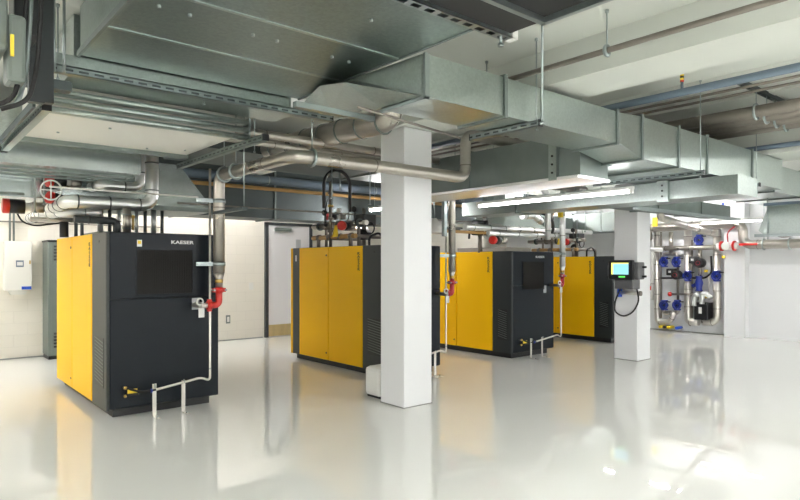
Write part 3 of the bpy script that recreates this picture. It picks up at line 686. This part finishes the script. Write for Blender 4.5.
for k,x in enumerate((7.25,7.5)):
    pipe('thin_conduit', f'{("first","second")[k]} thin conduit running along the upper right ceiling', [(x,-2,3.56),(x,9,3.56)], .016, 'dull_pipe', 'conduit', group='thin conduits under the right ceiling')
pipe('blue_grey_pipe', 'blue-grey pipe beside the far ceiling beam', [(9.2,-2,3.20),(9.2,9,3.20)], .035, 'blue_grey_paint')

# ================================================================ LAMPS
def lamp(label, x, y0, y1, z, ax='y', group='fluorescent tube lamps', r=.022, m='lamp_tube'):
    t = thing('tube_lamp', label, 'lamp', (x,y0,z), group)
    def P(s, dz=0, off=0): return (x+off,s,z+dz) if ax == 'y' else (s,x+off,z+dz)
    b = MB()
    if ax == 'y': b.bbox(x-.025,x+.025,y0-.03,y1+.03,z+.025,z+.065,.008)
    else: b.bbox(y0-.03,y1+.03,x-.025,x+.025,z+.025,z+.065,.008)
    b.build('housing','white_plastic',t)
    MB().cyl(P(y0),P(y1),r,12).build('tube',m,t)
    for s in (y0,y1):
        e = MB(); q = P(s); e.bbox(q[0]-.022,q[0]+.022,q[1]-.022,q[1]+.022,z-.022,z+.04,.006); e.build('end_holder','white_plastic',t)
    for s in (y0+(y1-y0)*.28,y1-(y1-y0)*.12):
        q = P(s); top = SLAB1 if q[0] < 4.3 else SLAB2
        MB().cyl((q[0],q[1],z+.065),(q[0],q[1],top),.004,6).build('suspension_wire','zinc',t)
    return t
a_, b_ = at(483,207,Z=2.45), at(627,191,Z=2.45)
lamp('long lit tube lamp hung between the near column and the display column', (a_.x+b_.x)/2, b_.y, a_.y, 2.45, r=.015, m='lamp_tube_slim')
a_, b_ = at(703,223,Z=2.42), at(760,221,Z=2.42)
lamp('short lit tube lamp beside the right wall pipes', (a_.x+b_.x)/2, b_.y-.1, a_.y+.1, 2.42, r=.012, m='lamp_tube_slim')
LAMPS = [(2.3,9.9,11.0,2.85,'lit tube lamp behind the exhaust hood'), (7.0,8.0,9.2,2.62,'lit tube lamp between second and third compressors'),
          
         (4.1,10.6,11.6,3.15,'added fill tube lamp near the back wall over the aisle by the door'), (13.2,9.6,11.4,3.1,'added fill tube lamp over the far right corner'),  # from here to the list end: unseen lamps added to brighten the room
         (-2.3,6.0,8.6,3.0,'added fill tube lamp over the left aisle'), (12.5,5.4,7.6,3.1,'added fill tube lamp before the right wall pipework'), (12.4,-3.6,-1.6,3.45,'added fill tube lamp in the far right corner behind the camera'), (.2,9.4,11.4,3.2,'added fill tube lamp before the inverter box'),
         (-1.0,-2.5,.5,3.2,'added fill tube lamp left of the camera'), (.2,-1.6,1.0,3.2,'added fill tube lamp near the camera'), (5.3,-3,0,3.25,'added fill tube lamp right of the camera'),
         (6.4,-2.6,.2,3.4,'added fill tube lamp over the open floor at right'), (10.6,-3.4,-1.2,3.55,'added fill tube lamp over the far open floor at right'), (13.4,-2.5,-.3,3.5,'added fill tube lamp along the right wall lining'),
         (5.6,10.6,11.7,3.3,'added fill tube lamp above the closed door'), (3.2,-2.8,-.2,3.2,'added fill tube lamp behind the camera')]
for (x,y0,y1,z,lab) in LAMPS: lamp(lab, x, y0, y1, z)
lamp('added fill tube lamp hidden above the dim duct behind the farthest compressor', 9.25, 11.2, 13.2, 2.95, 'x')  # unseen lamp added above the duct to light the ceiling

# ================================================================ VALVE CLUSTERS over machines 2,3,4
def cluster(i, who):
    x, y, w, segs, _ = CM[i]; zt = TOP[x]
    L = []
    # header pipe frame standing over the roof
    t = thing('pipework', f'pipe frame with flanged headers on the roof of the {who}', 'pipework', (x+.3,y+1.3,zt), 'pipe frames on compressor roofs')
    for yy in (y+1.0,y+1.9):
        MB().tube([(x+.10,yy,zt),(x+.10,yy,zt+.16),(x+.95,yy,zt+.16),(x+.95,yy,zt)],.03,12,fil=.06).build('header','dull_pipe',t)
    MB().cyl((x+.12,y+.9,zt+.16),(x+.12,y+2.1,zt+.16),.036).build('header','orange_pipe',t)
    for k in range(4): MB().cyl((x+.12,y+1.0+k*.3,zt+.16-.02),(x+.12,y+1.03+k*.3,zt+.18),.055).build('flange_disc','dull_pipe',t)
    hd = thing('flanged_header', f'level steel header with many flanges over the {who}', 'pipework', (x+.4,y+1.6,zt+.3), 'flanged headers over compressor roofs')
    MB().cyl((x+.25,y+.8,zt+.36),(x+.25,y+2.3,zt+.36),.04).cyl((x+.25,y+2.3,zt+.36),(x+1.4,y+2.3,zt+.36),.04).build('pipe_body','steel_pipe',hd)
    for k in range(5): MB().cyl((x+.25,y+.95+k*.28,zt+.36),(x+.25,y+.985+k*.28,zt+.36),.07).build('flange_disc','dull_pipe' if k%2 else 'galvanised_dark',hd)
    for k in range(3): MB().cyl((x+.25,y+1.1+k*.42,zt+.36),(x+.25,y+1.1+k*.42,zt+.54),.014).cyl((x+.22,y+1.1+k*.42,zt+.58),(x+.26,y+1.1+k*.42,zt+.58),.045).build('pressure_gauge','black_plastic' if k != 1 else 'white_plastic',hd)
    for k in range(2): MB().cyl((x+.25,y+1.0+k*.9,zt),(x+.25,y+1.0+k*.9,zt+.36),.025).build('stub','dull_pipe',hd)
    actuator(f'red capped actuator on the pipes over the {who}', (x+.06,y+1.15,zt+.32), (.9,.4,0), .07, .24)
    actuator(f'second red capped actuator, higher, over the {who}', (x+.20,y+1.75,zt+.50), (.9,-.4,0), .055, .22, 'dark_red')
    t = thing('gate_valve', f'black flanged valve standing over the {who}', 'valve', (x+.5,y+1.2,zt+.3), 'black valves over compressor roofs')
    MB().cyl((x+.5,y+1.2,zt),(x+.5,y+1.2,zt+.62),.03).build('spindle','dull_pipe',t)
    MB().bbox(x+.40,x+.66,y+1.08,y+1.32,zt+.34,zt+.52,.02).build('gearbox','black_plastic',t)
    MB().torus((x+.5,y+1.05,zt+.30),(0,1,0),.09,.012).build('hand_wheel','black_plastic',t)
    MB().cyl((x+.42,y+1.2,zt+.20),(x+.58,y+1.2,zt+.20),.085).build('flange_disc','black_plastic',t)
    t = thing('drop_pipe', f'upright pipe with couplings rising from the {who} to the ceiling', 'pipe', (x+.22,y+1.5,zt), 'upright pipes over compressor roofs')
    MB().cyl((x+.10,y+1.55,zt),(x+.10,y+1.55,2.9),.026).build('pipe_body','dull_pipe',t)
    for z in (2.1,2.3,2.5,2.7): MB().cyl((x+.10,y+1.55,z),(x+.10,y+1.55,z+.04),.045).build('coupling','dull_pipe' if z != 2.5 else 'brass',t)
    MB().tube([(x+.1,y+1.5,2.62),(x-.05,y+1.4,2.62),(x-.10,y+1.38,2.45),(x-.10,y+1.38,2.2)],.012,8,fil=.08).ball((x-.10,y+1.38,2.2),.03).ball((x-.10,y+1.38,2.4),.03).build('gauge_line','black_plastic',t)
    MB().prism([(x-.02,2.02),(x+.08,2.02),(x+.06,2.2),(x+.03,2.2)],y+1.30,y+1.33,'y').build('yellow_handle','yellow_plastic',t)
    pipe('black_hose', f'thin black hose looped on the roof of the {who}', [(x+.3,y+.8,zt),(x+.3,y+.8,zt+.15),(x+.5,y+.8,zt+.22),(x+.62,y+.8,zt+.1),(x+.62,y+.8,zt)], .018, 'rubber', 'hose', fil=.08, group='black hoses on compressor roofs')
cluster(1, 'column-hidden compressor'); cluster(3, 'farthest compressor')
# machine 3 roof: level jacketed headers and a flared hood above
t = thing('exhaust_hood', 'flared galvanised exhaust hood over the third compressor', 'exhaust hood', (10.0,8.4,2.3))
def q4(x0,x1,y0,y1,z): return [(x0,y0,z),(x1,y0,z),(x1,y1,z),(x0,y1,z)]
hx_a, hx_b = 8.5, 9.5
MB().hexa(q4(9.35,10.8,7.9,9.0,2.34), q4(9.75,10.35,8.2,8.8,2.72)).build('flare','galvanised_bright',t)
MB().box(9.75,10.35,8.2,8.8,2.72,3.69).build('shaft','galvanised',t); MB().box(9.30,10.85,7.85,9.05,2.28,2.34).build('lip','silver_jacket',t)
tag(MB().box(8.35,9.05,7.0,8.2,1.822,1.90).build('roof_plate','dull_pipe',loc=(8.7,7.6,1.82)),'brown raised plate on the roof of the third compressor','roof plate')
pipe('jacketed_pipe','level silver pipe above the roof of the third compressor', [(7.3,7.0,2.22),(9.3,7.0,2.22)], .055, 'silver_jacket', bands=.35, bm='galvanised_dull', group='silver jacketed pipes')
pipe('jacketed_pipe','lower silver pipe running to the third riser', [(7.2,6.4,2.09),(9.15,6.4,2.09)], .04, 'silver_jacket', bands=.4, bm='galvanised_dull', group='silver jacketed pipes')
pipe('tan_pipe','tan pipe level above the yellow doors of the third compressor', [(6.6,6.85,2.12),(8.6,6.85,2.12)], .025, 'orange_pipe')
actuator('red capped actuator left of the third compressor roof', at(494,240,Y=6.6), (1,.1,0), .07, .25)
actuator('dark red actuator standing behind tan pipe over third compressor', at(486,226,Y=7.2)+Vector((0,0,-.02)), (0,.2,1), .05, .2, 'dark_red', wheel=at(488,234,Y=7.0))
t = thing('gear_valve','black geared valve above the yellow doors of the third compressor','valve', at(480,228,Y=7.3), 'black valves over compressor roofs')
p = at(480,228,Y=7.3); MB().bbox(p.x-.14,p.x+.12,p.y-.1,p.y+.1,p.z-.13,p.z+.13,.03).build('gearbox','black_plastic',t); MB().cyl((p.x,p.y,1.80),(p.x,p.y,p.z-.1),.04).build('stem','dull_pipe',t)
MB().tube([(p.x-.15,p.y,p.z),(p.x-.26,p.y,p.z+.02),(p.x-.28,p.y,p.z-.2)],.02,8,fil=.06).build('lever','black_plastic',t)
pipe('jacketed_pipe','short slanted silver duct elbow near the third hood', [at(522,216,Y=7.4),at(534,215,Y=7.4),at(541,222,Y=7.4)], .07, 'silver_jacket', bands=.2, group='silver jacketed pipes')
pipe('black_hose','thick black hose curving behind the silver pipes', [at(540,212,Y=7.6),at(552,218,Y=7.6),at(554,230,Y=7.6),at(548,238,Y=7.6)], .03, 'rubber','hose', fil=.15, group='black hoses on compressor roofs')
# white cone and black hose at the column right
t = thing('relief_cone','pale metal cone right of the near column','funnel', at(436,228,Y=7.0))
p = at(434,222,Y=7.0); MB().tube([(p.x,p.y,p.z+.06),(p.x,p.y,p.z-.15),(p.x,p.y,p.z-.18)], .1, 20, rs=[.04,.20,.20]).build('cone','white_plastic',t); MB().cyl((p.x,p.y,p.z+.06),(p.x,p.y,2.9),.016,8).build('stem','zinc',t)
# strut post and rods behind column
tag(MB().box(X2-.18,X2-.13,Y2-.03,Y2+.03,2.0,2.66).build('strut_post','zinc',loc=(X2-.15,Y2,2.0)),'short zinc post beside the dull riser by the near column','strut')
channel('strut_channel','level bright strut right of the near column above the dull riser', (X2-.95,Y2-.0,2.72),(X2+.15,Y2-.0,2.72),.06,.05,'none','zinc','strut','slotted struts carrying the ducts')
k = 0
for (px,py,Y,lab) in ((487,228,7.2,'rod over the geared valve of the third compressor'),(464,205,8,'rod seen left of the lit tube lamp'),(455,228,7.5,'rod behind the dull riser by the column'),(528,214,7.4,'rod at the slanted silver elbow'),(503,222,8.2,'rod left of the third hood'),
                      (585,232,7,'rod left of the display column over the yellow door'),(577,238,7.3,'rod above the farthest compressor at left'),(601,232,7.3,'rod nearest the display column on its left'),(340,190,7.6,'rod over second compressor between the hose legs'),(370,205,6.6,'rod just left of the near column'),(332,205,7.0,'rod by the black arched hose')):
    p = at(px,py,Y=Y); rod(lab, p.x, p.y, p.z, 2.98 if 2.75 < p.x < 7.4 and 6.95 < p.y < 8.1 else SLAB1 if p.x < 4.3 else SLAB2 if p.x>4.87 else 3.12, r=.008)
# silver crossing pipes behind far column
pipe('jacketed_pipe','pale level pipe left of the display column', [(7.6,8.0,2.34),(12.6,8.0,2.34)], .05, 'silver_jacket', bands=.8, bm='galvanised_dull', group='silver jacketed pipes')
duct('dim duct high behind the farthest compressor', 'x', 11.0, 13.2, 8.9, 9.55, 2.45, 2.75, (12,), 'galvanised_dull')
pipe('steel_pipe','thick steel pipe crossing under the dull green duct to the display column', [at(520,180,Z=2.8),at(556,187,Z=2.8),at(585,190,Z=2.8)], .055, 'steel_pipe', bands=.5)
pipe('dull_pipe','brown pipe under the long duct above the display column', [at(575,176,Z=2.58)+Vector((0,.2,0)),at(600,172,Z=2.58)+Vector((0,.2,0))], .05, 'dull_pipe', bands=.4)
pipe('elbow_pipe','brown pipe elbow right of the display column top', [(9.95,5.0,2.62),(9.95,5.0,2.38),(10.4,5.0,2.34),(13.5,5.6,2.24)], .06, 'steel_pipe', bands=.9)

# display on the far column
t = thing('control_display','grey control unit with lit touch screen mounted on the far column','control panel',(9.3,5.2,1.5))
fx = 9.16
MB().bbox(fx,9.37,4.96,5.50,1.42,1.70,.02).build('housing','mid_grey',t)
MB().bbox(fx-.05,fx+.01,5.02,5.46,1.41,1.735,.02).build('bezel','black_plastic',t)
s = MB().box(fx-.054,fx-.05,5.10,5.40,1.50,1.69).build('screen','screen',t)
MB().box(fx-.056,fx-.054,5.37,5.40,1.50,1.69).box(fx-.056,fx-.054,5.10,5.37,1.672,1.69).build('screen_bar','screen_yellow',s)
MB().box(fx-.055,fx-.053,5.16,5.27,1.45,1.475).build('status_lights','screen_green',t)
MB().bbox(fx+.03,9.39,5.46,5.53,1.46,1.66,.02).build('side_box','mid_grey',t)
MB().bbox(fx+.0,9.39,5.05,5.38,1.26,1.42,.015).build('terminal_box','mid_grey',t)
for z in (1.47,1.62): MB().cyl((9.30,4.96,z),(9.30,4.90,z),.018,10).build('side_bolt','black_plastic',t)
t.location.z -= .07
pc = thing('sensor_pipe','short white pipe with blue clamp below the control unit','pipe',(9.3,5.2,1.18))
MB().cyl((9.33,5.02,1.19),(9.33,5.42,1.19),.028).build('pipe_body','stainless',pc)
MB().bbox(9.28,9.38,5.36,5.40,1.12,1.27,.01).build('blue_clamp','bright_blue',pc); MB().cyl((9.33,5.0,1.19),(9.33,5.03,1.19),.04).build('end_flange','dull_pipe',pc)
pc.location.z -= .07
pipe('black_cable','black cable looping below the control unit on the far column', [(9.26,5.32,1.20),(9.28,5.44,.98),(9.30,5.46,.80),(9.33,5.32,.72),(9.34,5.15,.80),(9.32,5.03,1.0),(9.30,5.06,1.19)], .013,'rubber','cable',fil=.1)

# white bin behind near column
t = thing('waste_bin','small white rounded bin half hidden behind the near column foot','bin',(4.6,5.75,0))
MB().bbox(4.40,4.72,5.60,5.90,.02,.37,.05).build('bin_body','white_plastic',t); MB().bbox(4.43,4.70,5.62,5.88,0,.03,.008).build('base','black_plastic',t)

# ================================================================ RIGHT WALL PIPEWORK
WX = 14.18
def W(px,py,x=WX): return at(px,py,X=x)
def wp(label,pts,r,m='stainless',bands=.4,x=WX,fil=None,name='wall_pipe'):
    return pipe(name,label,[W(px,py,x) for px,py in pts],r,m,'pipe',bands=bands,bm='dull_pipe',group='steel pipework on the right wall',fil=fil)
zj = W(700,226).z; zk = W(745,245).z
pJ = [Vector((WX-.2,W(652,240).y,zj-.3)),Vector((WX-.2,W(652,240).y,zj)),Vector((WX-.2,W(743,225,WX-.2).y,zj)),Vector((WX-.2,W(743,225,WX-.2).y,zk)),Vector((WX-.2,-1,zk))]
pipe('header_pipe','thick steel header pipe stepping down along the right wall',pJ,.095,'steel_pipe',bands=.9,bm='dull_pipe',fil=.2)
y0 = W(657,250).y; y1 = W(730,245).y
pipe('header_pipe','lower level pipe behind the valves on the right wall',[(WX-.12,y0,W(690,248).z),(WX-.12,y1,W(690,248).z)],.055,'steel_pipe',bands=.5,bm='dull_pipe')
wp('leftmost upright pale pipe on the right wall',[(652.5,235),(652.5,300)],.035,'white_plastic',.6)
wp('upright pipe at the left of the blue valve group',[(657,228),(657,316),(658,322),(670,322),(675,312)],.06,'stainless',.35,fil=.1)
wp('slim dark upright pipe left of the blue valve group',[(661,232),(661,318)],.022,'dull_pipe',.9)
wp('upright pipe in the middle of the right wall group',[(688,228),(688,322),(699,322)],.085,'stainless',.35,fil=.16)
wp('upright pipe at the right of the right wall group',[(717,228),(717,322),(703,322)],.08,'stainless',.35,fil=.16)
wp('slim dark upright beside the middle pipe',[(692,240),(692,318)],.02,'dull_pipe',.9)
wp('curved pipe bridging two blue valves at the top',[(664,258),(664,254),(677,254),(677,258)],.04,'steel_pipe',0,fil=.12)
wp('short upright pipe joining top bridge to header',[(671,232),(671,254)],.05,'steel_pipe',.3)
wp('curved pipe bridging two blue valves at the bottom',[(664,308),(664,313),(677,313),(679,308)],.05,'steel_pipe',.3,fil=.12)
wp('thin upright between upper and lower blue valves',[(678,264),(678,304)],.03,'dull_pipe',.5)
wp('upright pipe through the blue pump',[(700,228),(700,300)],.045,'steel_pipe',.4)
wp('thin upright gauge line right of the pump',[(709,268),(709,300)],.012,'stainless',0)
wp('black level cable run between the pumps',[(660,278),(686,278),(706,278),(712,272),(711,256)],.022,'rubber',0,fil=.1,name='cable_run')
wp('left silver u-shaped pipe over the black exchanger',[(694,306),(694,296),(699,294)],.055,'silver_jacket',0,fil=.1,x=WX-.2)
wp('right silver u-shaped pipe over the black exchanger',[(702,304),(702,294),(707,294),(711,298)],.055,'silver_jacket',0,fil=.1,x=WX-.2)
def wv(label,px,py,r=.10,m='blue_paint'):
    p = W(px,py,WX-.06); t = thing('wall_valve',label,'valve',p,'valves on the right wall')
    MB().cyl((p.x-.03,p.y,p.z),(p.x+.05,p.y,p.z),r*.75,16).build('valve_body',m,t)
    MB().torus((p.x-.05,p.y,p.z),(1,0,0),r*.9,.022,20,6).box(p.x-.06,p.x-.04,p.y-r*.9,p.y+r*.9,p.z-.012,p.z+.012).box(p.x-.06,p.x-.04,p.y-.012,p.y+.012,p.z-r*.9,p.z+r*.9).build('hand_wheel',m,t)
    for s in (-1,1): MB().cyl((p.x,p.y,p.z+s*r*1.05-.015),(p.x,p.y,p.z+s*r*1.05+.015),r*.8,14).build('flange_disc',m if r>.07 else 'dull_pipe',t)
    MB().cyl((p.x-.10,p.y-.02,p.z),(p.x,p.y-.02,p.z),.02,8).box(p.x-.06,p.x-.03,p.y-r*1.6,p.y-r*.6,p.z+r*.7,p.z+r*.95).build('lever','black_plastic',t)
for (l,px,py) in (('blue valve left of the upper pair',664.5,262),('blue valve right of the upper pair',677,262),('blue valve on the middle upright pipe',688,276),('blue valve on the right upright pipe',717,276),
                  ('highest blue valve, above the black pump',699.5,240),('blue valve left of the lower pair',664.5,305),('blue valve right of the lower pair',677.5,305)): wv(l+' on the right wall',px,py)
def pump(label,px,py,m='black_plastic',r=.11):
    p = W(px,py,WX-.1); t = thing('pump',label,'pump',p,'pumps on the right wall')
    MB().tube([(p.x-.16,p.y,p.z),(p.x-.14,p.y,p.z),(p.x+.02,p.y,p.z),(p.x+.06,p.y,p.z)],r,18,rs=[r*.7,r*.95,r,r*.6]).build('motor',m,t)
    MB().bbox(p.x-.10,p.x+.04,p.y+.04,p.y+.24,p.z-.01,p.z+.15,.02).build('terminal_box',m,t); MB().box(p.x-.104,p.x-.10,p.y+.12,p.y+.18,p.z+.05,p.z+.10).build('label','white_label',t)
    MB().torus((p.x-.162,p.y,p.z),(1,0,0),r*.4,.004,16,6).build('red_ring','dark_red',t)
pump('upper black pump on the right wall',701,263); pump('lower left black pump on the right wall',678,275)
p = W(699,283,WX-.06); t = thing('strainer','blue cast strainer body below the upper pump','strainer',p)
MB().tube([(p.x,p.y,p.z+.16),(p.x,p.y,p.z+.12),(p.x,p.y,p.z),(p.x,p.y,p.z-.14),(p.x,p.y,p.z-.18)],.08,16,rs=[.09,.06,.09,.06,.09]).build('strainer_body','blue_paint',t); MB().cyl((p.x,p.y,p.z),(p.x-.02,p.y+.14,p.z-.08),.045).build('side_leg','blue_paint',t)
a0 = W(697,302); a1 = W(711,320)
t = thing('heat_exchanger','black plate heat exchanger with small white label on the right wall','heat exchanger',(WX,a0.y,a1.z))
MB().bbox(WX-.16,14.34,a1.y,a0.y,a1.z,a0.z,.015).build('plate_pack','black_plastic',t); MB().box(WX-.165,WX-.16,W(704,311).y-.02,W(704,311).y+.05,.48,.62).build('label','white_label',t)
MB().torus((WX-.1,W(704,322).y,a1.z-.02),(0,1,0),.04,.012).build('drain_elbow','dull_pipe',t)
p = W(672,294); t = thing('red_valve','small red handled valve between the two pumps on the right wall','valve',p); MB().ball((p.x-.1,p.y,p.z),.055).build('handle','red_paint',t); MB().cyl((p.x-.1,p.y,p.z),(p.x-.1,p.y-.7,p.z+.02),.025).build('stem','dull_pipe',t)
p = W(651,288); t = thing('red_valve','tiny red handle on the leftmost pale pipe','valve',p); MB().bbox(p.x-.06,p.x-.02,p.y-.02,p.y+.02,p.z-.05,p.z+.05,.01).build('handle','red_paint',t); MB().cyl((p.x-.03,p.y,p.z+.05),(p.x,p.y,p.z+.12),.012).build('stem','zinc',t)
p = W(672,324); t = thing('floor_fittings','yellow and blue fittings low on the right wall near the floor','fitting',p)
for k,(dy,m_) in enumerate(((.35,'yellow_plastic'),(.15,'yellow_plastic'),(-.05,'bright_blue'),(.25,'black_plastic'))): MB().cyl((WX-.1,W(668,324).y+dy-.2,.10),(WX+.15,W(668,324).y+dy-.2,.10),.035).build('fitting',m_,t)
for (l,px,py) in (('yellow tag at the right of the pump line',706,271),('yellow tag below the strainer',707,297),('orange tag by the pilaster edge',723.5,257)):
    p = W(px,py,WX-.1); tag(MB().bbox(p.x-.02,p.x+.02,p.y-.035,p.y+.035,p.z-.03,p.z+.03,.01).build('tag','yellow_plastic',loc=p),l+' on the right wall','tag')
a_, b_ = W(651,249,13.9), W(662,250,13.9)
tag(MB().tube([a_,b_],.05,14).build('white_pipe','white_plastic',loc=a_),'short thick white pipe end beside the display column','pipe')
# red clamped joint with gauge
p = W(728,246,WX-.25); t = thing('red_clamp_joint','round gauge joint with two red clamps and red handle at the pilaster','coupling',p)
MB().cyl((p.x,p.y-.22,p.z),(p.x,p.y+.22,p.z),.075).build('sleeve','white_plastic',t)
for s in (-1,1): MB().cyl((p.x,p.y+s*.13-.02,p.z),(p.x,p.y+s*.13+.02,p.z),.11).build('clamp','red_paint',t)
MB().cyl((p.x-.14,p.y,p.z),(p.x-.08,p.y,p.z),.09).build('gauge','white_label',t); MB().bbox(p.x-.12,p.x-.09,p.y-.62,p.y-.26,p.z+.0,p.z+.05,.01).build('handle','red_paint',t)
MB().tube([(p.x,p.y,p.z+.08),(p.x-.05,p.y-.0,p.z+.3),(p.x-.02,p.y-.15,p.z+.42)],.014,8,fil=.1).build('red_hose','dark_red',t)
a0 = at(722,222,X=14.2); a1 = at(743,208,X=14.2)
tag(MB().box(14.2,14.24,a1.y,a0.y,a0.z,a1.z+.15).build('blue_sheet','bright_blue',loc=(14.2,a1.y,a0.z)),'blue sheet hung high on the right wall above the header','sheet')
p = at(655,222,X=13.0); tag(MB().bbox(p.x-.03,p.x+.03,p.y-.05,p.y+.05,p.z-.1,p.z+.1,.01).build('yellow_marker','yellow_plastic',loc=p),'yellow marker right of the display column top','marker')
for k,(px,l) in enumerate(((764,'left'),(790,'right'))):
    p = at(px,243,X=WX-.2); rod(f'{l} clamp rod on the header pipe along the white wall', WX-.2, p.y, zk+.1, 3.3, clamp=(.1,'y'))
pipe('thin_conduit','thin conduit drooping beneath the pale green duct box',[at(770,233,X=12.5),at(782,238,X=12.5),at(800,234,X=12.5)],.012,'dull_pipe','conduit',fil=.2)

# ================================================================ CAMERA / WORLD
cam = bpy.data.cameras.new('camera'); co = bpy.data.objects.new('camera', cam); C.objects.link(co)
co.location = (0,0,H); co.rotation_euler = (math.pi/2, 0, A-math.pi/2)
cam.sensor_width = 36; cam.lens = F/800*36; cam.shift_y = (HY-250)/800; cam.clip_start = .05
bpy.context.scene.camera = co
w = bpy.data.worlds.new('world'); bpy.context.scene.world = w; w.use_nodes = True
w.node_tree.nodes['Background'].inputs[0].default_value = (.8,.85,.85,1); w.node_tree.nodes['Background'].inputs[1].default_value = .3
sc = bpy.context.scene
sc.view_settings.view_transform = 'Standard'; sc.view_settings.look = 'None'; sc.view_settings.gamma = 1; sc.view_settings.exposure = 1.4
sc.cycles.max_bounces = 10; sc.cycles.diffuse_bounces = 6; sc.cycles.glossy_bounces = 6
